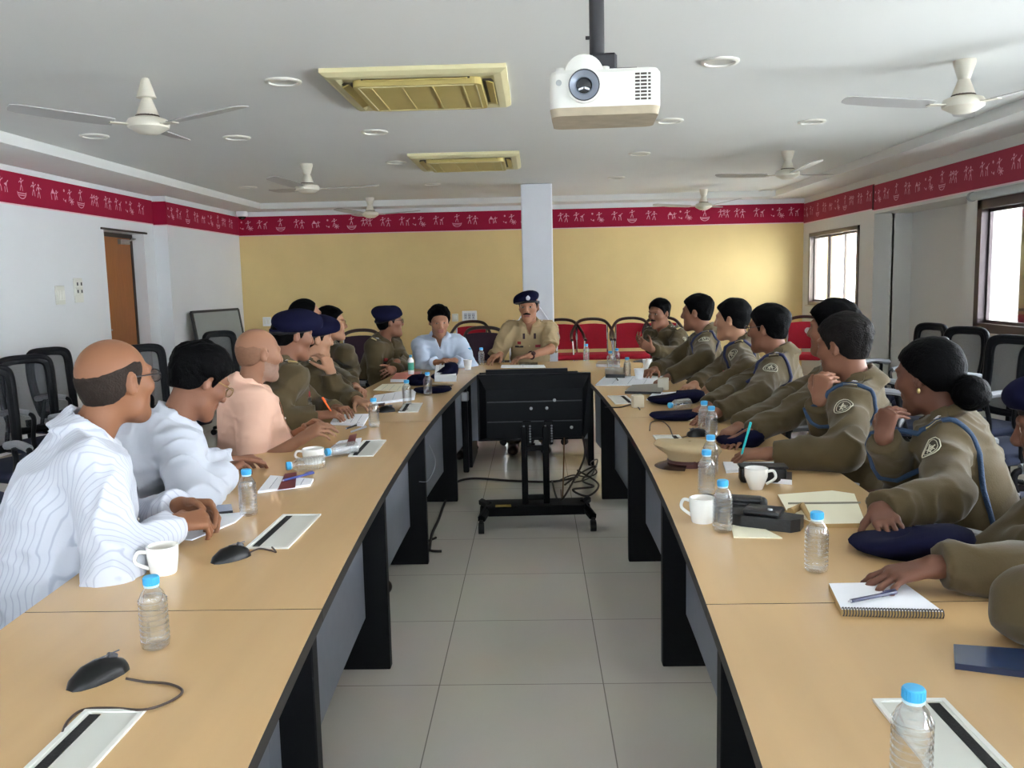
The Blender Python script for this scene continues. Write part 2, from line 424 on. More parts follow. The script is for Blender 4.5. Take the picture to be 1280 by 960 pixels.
mb = MB().box((6.4, 6, -.35), (4.4, 40, .1)); o = mb.build('ground_outside', mat('concrete_outside', (190, 190, 186), .9, noise=.1)); o['kind'] = 'structure'
# ------------------------------------------------------------------ switch plates, camera dome, board, scribbles
plate = mat('switch_plate_plastic', (224, 224, 214), .4); dk = mat('dark_slot', (50, 50, 52), .6)
def wall_pt(px, py, x):
    dd = ray(px, py); t = x / dd.x; return Vector((x, t * dd.y, CAM_H + t * dd.z))
p = wall_pt(74, 369, XL)
s = empty('switch_plate', (XL, p.y, p.z), 0, 'beige wall switch plate left of the four-socket plate on the white wall', 'switch')
MB().rbox((.008, 0, 0), (.016, .15, .17), .006, 1).build('plate', plate, s)
for k in range(3): MB().rbox((.02, -.04 + .04 * k, 0), (.012, .034, .09), .003, 1).build('rocker', mat('rocker_plastic', (236, 236, 228), .35), s)
p = wall_pt(97, 363, XL)
s = empty('socket_plate', (XL, p.y, p.z), 0, 'tall wall plate with four small dark sockets beside the brown door', 'socket')
MB().rbox((.008, 0, 0), (.016, .15, .23), .006, 1).build('plate', plate, s)
for a in (-1, 1):
    for b in (0, 1):
        mb = MB(); mb.rbox((.017, a * .035, .06 - b * .07), (.01, .055, .06), .004, 1, 0); mb.box((.023, a * .035, .06 - b * .07), (.003, .02, .03), 1)
        mb.build('socket', [plate, dk], s)
p = ony(587, 396, YF)
s = empty('socket_plate', (p.x, YF, p.z), 0, 'white socket plate on the yellow wall left of the white column', 'socket')
MB().rbox((0, -.008, 0), (.21, .016, .17), .006, 1).build('plate', mat('white_plastic', (240, 242, 244), .4), s)
for a in (-1, 0, 1):
    mb = MB(); mb.rbox((a * .055, -.018, .01), (.046, .008, .09), .003, 1, 0)
    for b in (-1, 1): mb.box((a * .055 + b * .01, -.023, .02), (.006, .003, .02), 1)
    mb.box((a * .055, -.023, -.01), (.008, .003, .02), 1)
    mb.build('socket', [mat('socket_grey', (205, 210, 220), .4), dk], s)
p = ony(569, 397, YF)
s = empty('switch_plate', (p.x, YF, p.z), 0, 'small cream switch plate on the yellow wall next to the white socket plate', 'switch')
MB().rbox((0, -.008, 0), (.09, .016, .11), .005, 1).build('plate', plate, s)
MB().rbox((0, -.02, 0), (.05, .01, .06), .004, 1).build('rocker', mat('rocker_plastic', (236, 236, 228), .35), s)
p = ony(334, 402, YF)
s = empty('switch_plate', (p.x, YF, p.z), 0, 'small pale switch plate on the yellow wall above the shaven-headed man', 'switch')
MB().rbox((0, -.008, 0), (.12, .016, .13), .005, 1).build('plate', mat('white_plastic', (240, 242, 244), .4), s)
for k in (-1, 1): MB().rbox((k * .025, -.02, 0), (.036, .01, .07), .004, 1).build('rocker', mat('rocker_plastic', (236, 236, 228), .35), s)
s = empty('security_camera', (XL2 + .1, YF - .12, 2.40), 0, 'small white dome camera in the far left corner under the ceiling', 'camera')
MB().lathe([(.0, .06), (.075, .06), (.08, .03), (.075, .0), (.06, -.01)], seg=20).build('housing', mat('white_plastic', (240, 242, 244), .4), s, 40)
MB().ball((0, 0, -.005), (.055, .055, .05)).build('dome', mat('dark_dome', (26, 26, 30), .15), s, 60)
# grey board leaning in the corner
a, b, c2, d2 = (239, 391), (297, 385), (303, 420), (250, 440)
s = empty('display_board', (-3.72, 11.5, 0), 0, 'grey board with thin dark frame leaning in the far left corner', 'board')
tl, tr = ony(239, 391, 10.2), ony(297, 386, 11.2)
tl.z = tr.z = (tl.z + tr.z) / 2
ux = (tr - tl); ux.z = 0; wl = ux.length; ux.normalize(); nrm = Vector((ux.y, -ux.x, 0))
lean = .16; hh = 1.0
top = [tl, tl + ux * wl]; bot = [q + nrm * lean - Vector((0, 0, hh)) for q in top]
upv = (top[0] - bot[0]).normalized(); nn = ux.cross(upv).normalized()
def plank(mb, p0, p1, w, t, m=0):
    dd = (p1 - p0).normalized(); sd = nn.cross(dd).normalized()
    vs = [p + sd * w / 2 * i + nn * t / 2 * j for p in (p0, p1) for i in (-1, 1) for j in (-1, 1)]
    mb.add(vs, [(0, 1, 3, 2), (4, 6, 7, 5), (0, 4, 5, 1), (2, 3, 7, 6), (0, 2, 6, 4), (1, 5, 7, 3)], m)
mb = MB(); plank(mb, (top[0] + bot[0]) / 2, (top[1] + bot[1]) / 2, hh, .015); mb.build('panel', mat('board_grey', (150, 156, 154), .5, noise=.05), s, origin=s.location)
mb = MB()
for q0, q1 in ((top[0], top[1]), (bot[0], bot[1]), (top[0], bot[0]), (top[1], bot[1])): plank(mb, q0, q1, .03, .03)
mb.build('frame', mat('board_frame_dark', (45, 48, 50), .4), s, origin=s.location)
mb = MB()
for q in (bot[0] + ux * .05, bot[1] - ux * .05): mb.tube([q, (q.x, q.y, 0)], .014, 8)
mb.build('leg', mat('board_frame_dark', (45, 48, 50), .4), s, origin=s.location)

# ------------------------------------------------------------------ tables
XC = -.058
def hg(y): return .465 - .0145 * (y - 3.8) ** 2
maple = mat('maple_laminate', (200, 166, 120), .26, noise=.10, nscale=3, stretch=(3.5, .35, 1), spec=.45)
edge_dark = mat('dark_edge_band', (30, 25, 23), .45)
panel_grey = mat('grey_blue_laminate', (140, 146, 158), .5, noise=.08, nscale=20)
gable_black = mat('black_laminate', (15, 16, 19), .5, spec=.2)
TT, TB = .74, .71
DEPTH = .64
def side_table(sx, y0, y1, gables, label):
    root = empty('conference_table', (XC + sx * (hg((y0 + y1) / 2) + .32), (y0 + y1) / 2, 0), 0, label, 'table', 'curved conference table sections')
    n = 14; ys = [y0 + .0015 + (y1 - y0 - .003) * k / n for k in range(n + 1)]
    inn = [(XC + sx * hg(y), y) for y in ys]; out = [(XC + sx * (hg(y) + DEPTH), y) for y in ys]
    poly = inn + out[::-1]
    if sx > 0: poly = poly[::-1]
    org = root.location
    MB().prism(poly, TB, TT, 0, 1).build('tabletop', [maple, edge_dark], root, origin=org)
    p1 = [(XC + sx * (hg(y) + .13), y) for y in ys]; p2 = [(XC + sx * (hg(y) + .15), y) for y in ys]
    poly = p1 + p2[::-1]
    MB().prism(poly if sx < 0 else poly[::-1], .2, TB, 0).build('modesty_panel', panel_grey, root, origin=org)
    for gy in gables:
        h0, h1 = hg(gy) + .045, hg(gy) + DEPTH - .07
        mb = MB().rbox((XC + sx * (h0 + h1) / 2, gy, TB / 2), (h1 - h0, .045, TB), .003, 1)
        mb.build('end_panel', gable_black, root, origin=org)
    return root
side_table(-1, -.7, 1.745, [.62, -.55], 'maple conference table section on the left, nearest the camera with a mouse on it')
side_table(-1, 1.745, 4.2, [1.86, 3.06], 'maple conference table section on the left under the men in white shirts')
side_table(-1, 4.2, 6.42, [4.25, 5.5], 'maple conference table section on the left in front of the beret-wearing officers')
side_table(1, -.7, 1.745, [.62, -.55], 'maple conference table section on the right, nearest the camera with blue phone')
side_table(1, 1.745, 4.2, [1.86, 3.06], 'maple conference table section on the right in front of the woman')
side_table(1, 4.2, 6.42, [4.25, 5.5], 'maple conference table section on the right beside the back of the television')
root = empty('conference_table', (XC, 6.8, 0), 0, 'maple end section of the conference table in front of the moustached officer', 'table', 'curved conference table sections')
hi = hg(6.42); ho = hi + DEPTH
poly = [(XC - hi, 6.4215), (XC + hi, 6.4215), (XC + ho, 6.4215), (XC + ho - .1, 6.95), (XC + ho - .3, 7.2), (XC - ho + .3, 7.2), (XC - ho + .1, 6.95), (XC - ho, 6.4215)]
MB().prism(poly, TB, TT, 0, 1).build('tabletop', [maple, edge_dark], root, origin=root.location)
MB().box((XC, 6.56, .455), (hi * 2 + .2, .02, .51)).build('modesty_panel', panel_grey, root, origin=root.location)
for s in (-1, 1):
    MB().rbox((XC + s * (hi + .1), 6.8, TB / 2), (.045, .6, TB), .003, 1).build('end_panel', gable_black, root, origin=root.location)
# thin black post with a silver bracket at the inner corner
p = onz(591, 568, 0)
s = empty('cable_post', (-.47, 6.30, 0), 0, 'thin black upright post with silver bracket at the inner left table corner', 'post')
s.location = (p.x, min(p.y, 6.35), 0)
MB().rbox((0, 0, .335), (.042, .05, .67), .006, 1).build('post', gable_black, s)
MB().rbox((.004, -.012, .575), (.055, .055, .07), .006, 1).build('bracket', mat('silver_bracket', (196, 198, 202), .3, .8), s)
# ------------------------------------------------------------------ ceiling fans
fan_cream = mat('fan_cream', (214, 208, 192), .4, noise=.06, spec=.4)
fan_blade = mat('fan_blade_grey', (176, 174, 172), .4, noise=.08, nscale=5)
dark_trim = mat('fan_dark_trim', (92, 80, 70), .5)
def fan(px, py, mx, my, angs, style, label):
    y = my; hub = ony(px, py, y)
    root = empty('ceiling_fan', (mx, y, hub.z), 0, label, 'fan', 'white ceiling fans in two rows')
    H = ZC - hub.z
    if style == 0: prof = [(.012, H), (.02, H - .005), (.05, H - .1), (.052, H - .105), (.03, H - .108)]
    else: prof = [(.058, H), (.056, H - .02), (.03, H - .1), (.016, H - .115)]
    MB().lathe(prof[::-1], seg=20).build('canopy', fan_cream, root, 40)
    MB().tube([(0, 0, .05), (0, 0, H)], .011, 10).build('down_rod', fan_cream, root, 40)
    MB().lathe([(.055, .045), (.06, .05), (.034, .12), (.016, .17)], seg=20).build('lower_canopy', fan_cream, root, 40)
    m = MB().lathe([(.0, -.045), (.05, -.043), (.075, -.03), (.105, -.012), (.11, .01), (.1, .03), (.06, .045), (.0, .046)], seg=28)
    m.build('motor', fan_cream, root, 40)
    MB().lathe([(.058, .0455), (.062, .05), (.058, .054)], seg=24).build('trim_ring', dark_trim, root, 40)
    for a in angs:
        a = math.radians(a); R = R3('Z', a)
        mb = MB(); P = []
        prof = [(.16, .05), (.2, .058), (.4, .062), (.57, .056), (.6, .04), (.605, .02)]
        def pt(r, w, s, o): return R @ Vector((r * 1.09, w * s, .035 * (r / .6) ** 1.5 + .16 * w * s + o))
        top = [pt(r, w, 1, .003) for r, w in prof] + [pt(r, w, -1, .003) for r, w in prof[::-1]]
        bot = [p - Vector((0, 0, .005)) for p in top]; n = len(top)
        k = len(prof)
        for i in range(k - 1):
            j = n - 1 - i
            mb.add([top[i], top[i + 1], top[j - 1], top[j]], [(0, 1, 2, 3)]); mb.add([bot[i], bot[i + 1], bot[j - 1], bot[j]], [(3, 2, 1, 0)])
        for i in range(n): mb.add([top[i], top[(i + 1) % n], bot[(i + 1) % n], bot[i]], [(0, 3, 2, 1)])
        b = mb.build('blade', fan_blade, root)
        MB().box(R @ Vector((.14, 0, .0)), (.11, .045, .006), 0, R).build('blade_arm', fan_cream, b)
    return root
fan(188, 157, -2.06, 4.73, (217, 337, 97), 0, 'ceiling fan nearest the camera on the left, bell canopy, grey blade pointing right')
fan(382, 236, -2.1, 8.18, (136, 256, 16), 1, 'ceiling fan in the left row between the nearest one and the far wall')
fan(471, 268, -2.14, 11.5, (0, 120, 240), 1, 'small-looking ceiling fan in the left row in front of the maroon frieze')
fan(1204, 131, 2.335, 4.88, (184, 304, 64), 1, 'ceiling fan nearest the camera on the right with rusty canopy seam')
fan(988, 218, 2.345, 8.18, (156, 276, 36), 1, 'ceiling fan in the right row beside the lowered ceiling border')
fan(873, 258, 2.22, 11.5, (180, 300, 60), 1, 'small-looking ceiling fan in the right row near the far yellow wall')
# ------------------------------------------------------------------ cassette air conditioners
ac_cream = mat('ac_cream_plastic', (212, 204, 160), .45, noise=.05, nscale=4)
ac_yellow = mat('ac_yellowed_plastic', (190, 172, 104), .5, noise=.10, nscale=5)
ac_dark = mat('ac_dark_slot', (60, 52, 34), .6)
def cassette(cx, cy, label):
    root = empty('air_conditioner', (cx, cy, ZC), 0, label, 'air conditioner', 'cassette air conditioners in the ceiling')
    w = .98; z = lambda v: -v
    def ring(mb, a, za, b, zb, m=0):
        A = [(-a / 2, -a / 2, za), (a / 2, -a / 2, za), (a / 2, a / 2, za), (-a / 2, a / 2, za)]; B = [(p[0] * b / a, p[1] * b / a, zb) for p in A]
        mb.add(A + B, [(i, (i + 1) % 4, 4 + (i + 1) % 4, 4 + i) for i in range(4)], m)
    mb = MB(); ring(mb, w, 0, w, -.022); ring(mb, w, -.022, w - .06, -.04); ring(mb, w - .06, -.04, .84, -.045); ring(mb, .84, -.045, .80, -.03, 0); ring(mb, .8, -.03, .64, -.03, 0)
    mb.build('panel', ac_cream, root)
    mb = MB(); mb.prism(rrect(.70, .70, .05), -.066, -.025, 0)
    g = mb.build('intake_grille', ac_yellow, root)
    mb = MB()
    for k in range(4): mb.box((-.25 + .166 * k, 0, -.068), (.008, .60, .006))
    mb.build('grille_ribs', mat('ac_rib_plastic', (186, 170, 108), .5), g)
    mb = MB(); 
    for s in (-1, 1): mb.box((s * .32, 0, -.067), (.006, .62, .004)); mb.box((0, s * .32, -.067), (.62, .006, .004))
    mb.build('grille_border', ac_cream, g)
    for k in range(4):
        R = R3('Z', k * PI / 2)
        mb = MB(); mb.box(R @ Vector((0, -.385, -.033)), (.58, .06, .014), 0, R); sl = mb.build('air_slot', ac_dark, root)
        Rt = R @ R3('X', .35)
        MB().rbox(R @ Vector((0, -.392, -.045)), (.56, .045, .008), .003, 1, 0, Rt).build('louver', ac_yellow, sl)
    return root
cassette(-.615, 5.13, 'yellowed square ceiling cassette air conditioner nearest the camera, left of the projector')
cassette(-.60, 8.19, 'yellowed square ceiling cassette air conditioner nearer the white column')
# ------------------------------------------------------------------ recessed lamps (switched off)
rim = mat('lamp_rim_white', (226, 224, 214), .4); lens = mat('lamp_lens_off', (196, 196, 190), .3)
LL = [(354, 102, 'left of the near air conditioner'), (296, 172, 'right of the nearest left fan'), (468, 165, 'between the two air conditioners'),
      (900, 77, 'right of the projector, largest in view'), (837, 151, 'behind the projector on its right'), (1015, 152, 'left of the nearest right fan'),
      (799, 192, 'second behind the projector'), (495, 203, 'left of the far air conditioner'), (118, 170, 'left below the nearest left fan'),
      (310, 234, 'near the left border of the raised ceiling'), (540, 230, 'left of the white column top'), (770, 222, 'right of the white column top'), (958, 238, 'near the far right ceiling corner')]
for i, (px, py, where) in enumerate(LL):
    p = onz(px, py, ZC - .003)
    r = empty('ceiling_light', (p.x, p.y, ZC), 0, 'round recessed ceiling light, unlit, ' + where, 'ceiling light', 'recessed ceiling lights')
    MB().lathe([(.075, -.001), (.1, 0), (.1, -.008), (.094, -.012), (.08, -.012), (.075, -.001)], seg=28, cap=False).build('rim', rim, r, 40)
    MB().lathe([(.0, -.004), (.077, -.004), (.077, -.001)], seg=28, cap=False).build('lens', lens, r)
# ------------------------------------------------------------------ projector
pc = ony(759, 109, 2.72)
root = empty('projector', (pc.x, pc.y + .13, pc.z), math.radians(-3), 'off-white projector with grey lens ring hanging under the black ceiling pole', 'projector')
cream = mat('projector_white', (214, 213, 206), .4, noise=.03); dirty = mat('projector_dusty_underside', (176, 164, 142), .8, noise=.25, nscale=18)
mb = MB(); PW, PD, PH = .338, .26, .112
poly = rrect(PW, PD, .035)
mb.prism(poly, -PH / 2, PH / 2, 0)
po = MB()
n = len(poly)
ins = [(p[0] * .96, p[1] * .94) for p in poly]
po.add([(p[0], p[1], -PH / 2) for p in poly] + [(p[0], p[1], PH / 2 - .012) for p in poly] + [(p[0], p[1], PH / 2) for p in ins],
       [(i, (i + 1) % n, n + (i + 1) % n, n + i) for i in range(n)] + [(n + i, n + (i + 1) % n, 2 * n + (i + 1) % n, 2 * n + i) for i in range(n)] + [tuple(2 * n + i for i in range(n))])
po.build('housing', cream, root, 30)
low = [(p[0] * .97, p[1] * .93 + .006) for p in poly]
pu = MB(); pu.add([(p[0], p[1], -PH / 2) for p in poly] + [(p[0], p[1], -PH / 2 - .022) for p in low], [(i, n + i, n + (i + 1) % n, (i + 1) % n) for i in range(n)] + [tuple(n + i for i in range(n))[::-1]])
pu.build('underside', dirty, root, 30)
FY = -PD / 2
Rx = R3('X', PI / 2)
lx = -.063
le = MB().lathe([(.052, 0), (.052, .016), (.047, .018), (.0445, .016)], (lx, FY, .006), 32, 0, Rx, cap=False).build('lens_bezel', cream, root, 40)
MB().lathe([(.0445, .016), (.026, .006), (.024, .012)], (lx, FY, .006), 32, 0, Rx, cap=False).build('lens_ring', mat('lens_grey', (140, 148, 160), .35, .3), root, 40)
MB().lathe([(.0, .011), (.012, .010), (.0245, .006)], (lx, FY, .006), 24, 0, Rx, cap=False).build('lens_glass', mat('lens_glass_dark', (14, 16, 26), .08, coat=1), root, 60)
MB().lathe([(.0435, .015), (.044, .018), (.047, .019), (.0475, .017)], (lx, FY, .006), 32, 0, Rx, cap=False).build('lens_rim', mat('lens_black_rim', (40, 42, 48), .4), root, 40)
MB().lathe([(.06, 0), (.06, .07), (.055, .074), (0, .074)], (lx, FY + .085, PH / 2 - .012), 28, 0, Rx, cap=False).build('lens_hump', cream, root, 40)
MB().lathe([(0, .004), (.009, .003), (.009, 0)], (-.14, FY - .0, .018), 16, 0, Rx).build('sensor', mat('sensor_grey', (150, 152, 150), .3), root)
mb = MB()
for i in range(8):
    for j, (a, w) in enumerate(((.098, .014), (.117, .018), (.134, .008))): mb.box((a, FY + .0015, .036 - i * .0105), (w, .006, .0055))
mb.build('vent', mat('vent_dark', (66, 58, 52), .7), root)
for x in (-.135, .0): MB().lathe([(.0, .018), (.016, .017), (.018, .0)], (x, -.07, PH / 2), 16).build('foot', cream, root, 40)
mb = MB(); mb.rbox((.0, .03, PH / 2 + .04), (.085, .09, .07), .008, 1); mb.box((0, 0, PH / 2 + .008), (.2, .15, .01)); mb.build('mount_plate', mat('mount_black', (36, 36, 40), .5), root)
pole = empty('projector_pole', (pc.x - .018, pc.y + .16, ZC), 0, 'black steel ceiling pole carrying the projector', 'pole')
zb = pc.z + PH / 2 + .072 - ZC
MB().tube([(0, 0, 0), (0, 0, zb)], .021, 16).build('tube', mat('mount_black', (36, 36, 40), .5), pole, 40)
MB().tube([(0, 0, zb * .45), (0, 0, zb)], .024, 16).build('sleeve', mat('mount_black', (36, 36, 40), .5), pole, 40)
MB().lathe([(.06, 0), (.06, -.012), (.024, -.02)], seg=20).build('flange', mat('mount_black', (36, 36, 40), .5), pole, 40)
MB().lathe([(.0245, zb * .46), (.0255, zb * .46 + .006), (.0245, zb * .46 + .008)], seg=16, cap=False).build('ring', mat('pale_ring', (196, 190, 160), .5), pole, 40)
MB().tube([(-.02, 0, zb + .06), (-.036, 0, zb + .06)], .006, 8).build('screw', mat('mount_black', (36, 36, 40), .5), pole, 40)

# ------------------------------------------------------------------ television on a wheeled stand
blackp = mat('black_tv_plastic', (9, 11, 14), .5, spec=.12); blackm = mat('black_stand_metal', (11, 12, 14), .5, 0, spec=.15); rubber = mat('black_rubber', (20, 20, 21), .7)
ty = 4.90
stand = empty('tv_stand', (-.045, ty, 0), math.radians(2), 'black wheeled television stand with twin columns on the tiled floor', 'stand')
for s in (-1, 1): MB().rbox((s * .062 + .03, 0, .36), (.036, .045, .46), .006, 1).build('column', blackm, stand)
for zz in (.46, .17): MB().rbox((.03, 0, zz), (.1, .03, .03), .004, 1).build('crossbar', blackm, stand)
MB().prism([(-.26, -.06), (.31, -.06), (.31, .10), (-.26, .10)], .10, .135).build('base_plate', blackm, stand)
MB().rbox((.03, -.055, .105), (.56, .03, .055), .005, 1).build('front_rail', blackm, stand)
for s in (-1, 1):
    x0 = .03 + s * .27
    leg = MB()
    leg.tube([(x0, .02, .12), (x0 + s * .045, -.14, .085)], .024, 6); leg.tube([(x0, .02, .12), (x0 + s * .05, .22, .09)], .024, 6)
    lg = leg.build('leg', blackm, stand, 40)
    for yy in (-.14, .22):
        mb = MB(); mb.tube([(x0 + s * .047 - .016, yy, .032), (x0 + s * .047 + .016, yy, .032)], .032, 16); mb.rbox((x0 + s * .047, yy + .005, .065), (.024, .04, .03), .004, 1)
        mb.build('caster', rubber, lg, 40)
MB().box((-.16, -.072, .142), (.09, .01, .012)).build('label_strip', mat('yellow_strip', (140, 118, 52), .6), stand)
tv = empty('television', (-.015, ty + .06, 0), math.radians(2), 'black television seen from behind on the wheeled stand between the tables', 'television')
tz0, tz1, tw = .50, .885, .655
body = [(-tw / 2, tz0 + .0), (tw / 2 - .045, tz0), (tw / 2, tz0 + .07), (tw / 2, tz1), (-tw / 2, tz1)]
MB().prism([(x, z) for x, z in body], -.02, .03, 0, rot=R3('X', PI / 2)).build('screen_housing', blackp, tv)
mb = MB()
a0 = [(-tw / 2 + .01, -.03, tz0 + .01), (tw / 2 - .05, -.03, tz0 + .01), (tw / 2 - .01, -.03, tz1 - .01), (-tw / 2 + .01, -.03, tz1 - .01)]
a1 = [(-tw / 2 + .05, -.06, tz0 + .02), (tw / 2 - .06, -.06, tz0 + .02), (tw / 2 - .05, -.06, tz1 - .085), (-tw / 2 + .05, -.06, tz1 - .085)]
mb.add(a0 + a1, [(0, 1, 5, 4), (1, 2, 6, 5), (2, 3, 7, 6), (3, 0, 4, 7), (4, 5, 6, 7)]); mb.build('back_cover', blackp, tv)
mb = MB()
for zz in (tz1 - .155, tz0 + .115): mb.box((0, -.0615, zz), (tw - .11, .004, .006))
mb.build('seam', mat('tv_seam', (30, 33, 38), .4), tv)
MB().box((-.04, .0, tz1 + .012), (.47, .04, .03)).build('sound_bar', blackp, tv)
for dx, dz in ((-.02, .19), (.07, .19), (.115, .235), (.21, .075)): MB().lathe([(.0, .006), (.009, .005), (.009, 0)], (dx, -.06, tz0 + dz), 12, 0, R3('X', PI / 2)).build('screw', mat('screw_grey', (150, 152, 150), .4, .6), tv)
for s in (-1, 1):
    mb = MB(); mb.rbox((.015 + s * .062, -.066, .55), (.05, .02, .14), .004, 1)
    for k in range(7):
        for q in (-1, 1): mb.lathe([(.0, .006), (.006, .004), (.006, 0)], (.015 + s * .062 + q * .018, -.075, .50 + k * .015), 8, 1, R3('X', PI / 2))
    mb.build('mount_rail', [blackm, mat('hole_grey', (120, 122, 124), .5)], tv)
# cables
cable = mat('dark_cable', (44, 38, 34), .6)
def cord(name, pts, r, label, m=cable, n=8, cat='cable', origin=None):
    q = bez(pts, n); o = q[0] if origin is None else origin
    ob = MB().tube(q, r, 6).build(name, m, None, 60, loc=o, origin=o)
    return tag(ob, label, cat)
f0 = lambda px, py, z=.008: onz(px, py, z)
cord('floor_cable', [f0(537, 688), f0(540, 668), f0(548, 650), f0(556, 628), f0(566, 606), f0(590, 598), f0(640, 601), f0(690, 602), f0(722, 596)], .008, 'long dark cable lying across the floor tiles under the television stand')
cord('floor_cable', [f0(552, 689), f0(538, 688, .01), f0(530, 680), f0(545, 672)], .007, 'short frayed dark cable end on the floor beside the left table')
tg = [(706, 606), (728, 590), (745, 583), (728, 600), (742, 608), (716, 612), (735, 620), (748, 605), (722, 588)]
cord('tangled_cable', [f0(a, b, .01 + .03 * (i % 3)) for i, (a, b) in enumerate(tg)], .007, 'tangle of dark cables on the floor right of the television stand')
tg = [(700, 600), (716, 594), (735, 596), (746, 590), (738, 579), (747, 575), (738, 596), (718, 603)]
cord('tangled_cable', [f0(a, b, .02 + .02 * ((i + 1) % 3)) for i, (a, b) in enumerate(tg)], .005, 'thinner looped cable lying on top of the dark cable tangle')
cord('hanging_cable', [Vector((.26, ty + .0, .52)), Vector((.27, ty + .02, .4)), Vector((.2, ty + .05, .24)), Vector((.12, ty + .1, .12)), f0(690, 601)], .006, 'black cable hanging down from the television to the floor')
cord('hanging_cable', [Vector((.155, ty + .03, .52)), Vector((.15, ty + .1, .3)), Vector((.14, ty + .12, .1)), f0(701, 612)], .004, 'thin brown cable hanging straight down right of the stand columns', mat('brown_cable', (96, 70, 46), .6))
# silver loop hanging at the left table edge
lp = onz(517, 556, .70)
cord('loose_wire', [lp + Vector((.07, 0, .0)), lp + Vector((.09, .05, -.09)), lp + Vector((.07, -.05, -.15)), lp + Vector((.03, -.08, -.15))], .0013, 'thin pale wire looping below the left table edge', mat('pale_wire', (150, 154, 160), .4))

# ------------------------------------------------------------------ chairs
ch_black = mat('chair_black_plastic', (15, 16, 21), .5, spec=.2); ch_mesh = mat_mesh('chair_mesh_grey', (60, 64, 72), .36); ch_seat = mat('chair_seat_navy', (34, 42, 66), .85, noise=.1, nscale=60)
arm_grey = mat('armrest_grey', (136, 138, 142), .4)
def seat_shape(w, d, z, t, m=0):
    mb = MB(); mb.rbox((0, 0, z - t / 2), (w, d, t), t * .45, 3, m); return mb
def star_base(root, m_):
    for k in range(5):
        a = 2 * PI * k / 5 + .3; dx, dy = math.cos(a), math.sin(a)
        lg = MB().tube([(dx * .03, dy * .03, .1), (dx * .28, dy * .28, .07)], [.022, .015], 8).build('base_leg', m_, root, 40)
        mb = MB(); t = Vector((-dy, dx, 0)); c = Vector((dx * .28, dy * .28, .028)); mb.tube([c - t * .02, c + t * .02], .028, 12); mb.tube([c + Vector((0, 0, .02)), c + Vector((0, 0, .05))], .01, 6); mb.build('caster', rubber, lg, 40)
    MB().tube([(0, 0, .08), (0, 0, .36)], .025, 12).build('gas_column', m_, root, 40)
def mesh_chair(h=.98, bw=.39):       # faces +y; back at -y
    root = empty('office_chair')
    seat_shape(.47, .46, .45, .07).build('seat', ch_seat, root, 50)
    MB().rbox((0, 0, .37), (.2, .2, .03), .006, 1).build('seat_plate', ch_black, root)
    z0 = .5
    def back_pt(u, v):               # u -1..1, v 0..1
        w = bw / 2 * (.80 + .20 * math.sin(min(1, v * 1.3) * PI / 2) - .07 * v * v)
        return Vector((u * w, -.235 - .05 * v - .05 * math.sin(v * PI * .9) * .4 + .03 * u * u, z0 + v * (h - z0)))
    loop = []
    for a, b in [(-1, .06), (-1, .3), (-1, .6), (-1, .86), (-.9, .96), (-.6, .995), (0, 1.0), (.6, .995), (.9, .96), (1, .86), (1, .6), (1, .3), (1, .06), (.8, .0), (0, -.02), (-.8, .0)]: loop.append(back_pt(a, b))
    q = bez(loop + [loop[0]], 3)[:-1]
    # flat wide frame: two nested tubes
    mb = MB(); mb.tube(q, .02, 8, 0, True)
    inner = [Vector((p.x * .80, p.y, z0 + (p.z - z0 - .03 * (h - z0)) * .90 + .03)) for p in q]
    k = len(q)
    for off in (-.012, .012):
        mb.add([p + Vector((0, off, 0)) for p in q] + [p + Vector((0, off, 0)) for p in inner], [((i, (i + 1) % k, k + (i + 1) % k, k + i) if off > 0 else (i, k + i, k + (i + 1) % k, (i + 1) % k)) for i in range(k)])
    mb.tube(inner, .012, 6, 0, True)
    mb.build('back_frame', ch_black, root, 60)
    P = [[back_pt(-.8 + 1.6 * j / 6, .04 + .9 * i / 8) for j in range(7)] for i in range(9)]
    MB().grid(P).build('back_mesh', ch_mesh, root, 60)
    MB().tube([(0, -.06, .38), (0, -.26, .4), (0, -.27, .56)], .022, 8).build('back_bracket', ch_black, root, 40)
    for s in (-1, 1):
        pts = bez([(s * .22, -.08, .40), (s * .29, -.06, .44), (s * .30, -.02, .58), (s * .29, .0, .655), (s * .28, .16, .665), (s * .27, .2, .63), (s * .26, .16, .5), (s * .22, .12, .40)], 4)
        ar = MB().tube(pts, .014, 8).build('armrest', ch_black, root, 40)
        MB().tube(bez([(s * .292, -.09, .655), (s * .29, .05, .675), (s * .278, .18, .668)], 5), .021, 8).build('arm_pad', arm_grey, ar, 40)
    star_base(root, ch_black)
    return root
first_chair = [None]
def place_mesh(x, y, rz, label, group='black mesh office chairs'):
    if first_chair[0] is None:
        r = mesh_chair(); r.location = (x, y, 0); r.rotation_euler = (0, 0, rz); tag(r, label, 'chair', group); first_chair[0] = r; return r
    return dup(first_chair[0], (x, y, 0), rz, label, group)
D = math.radians
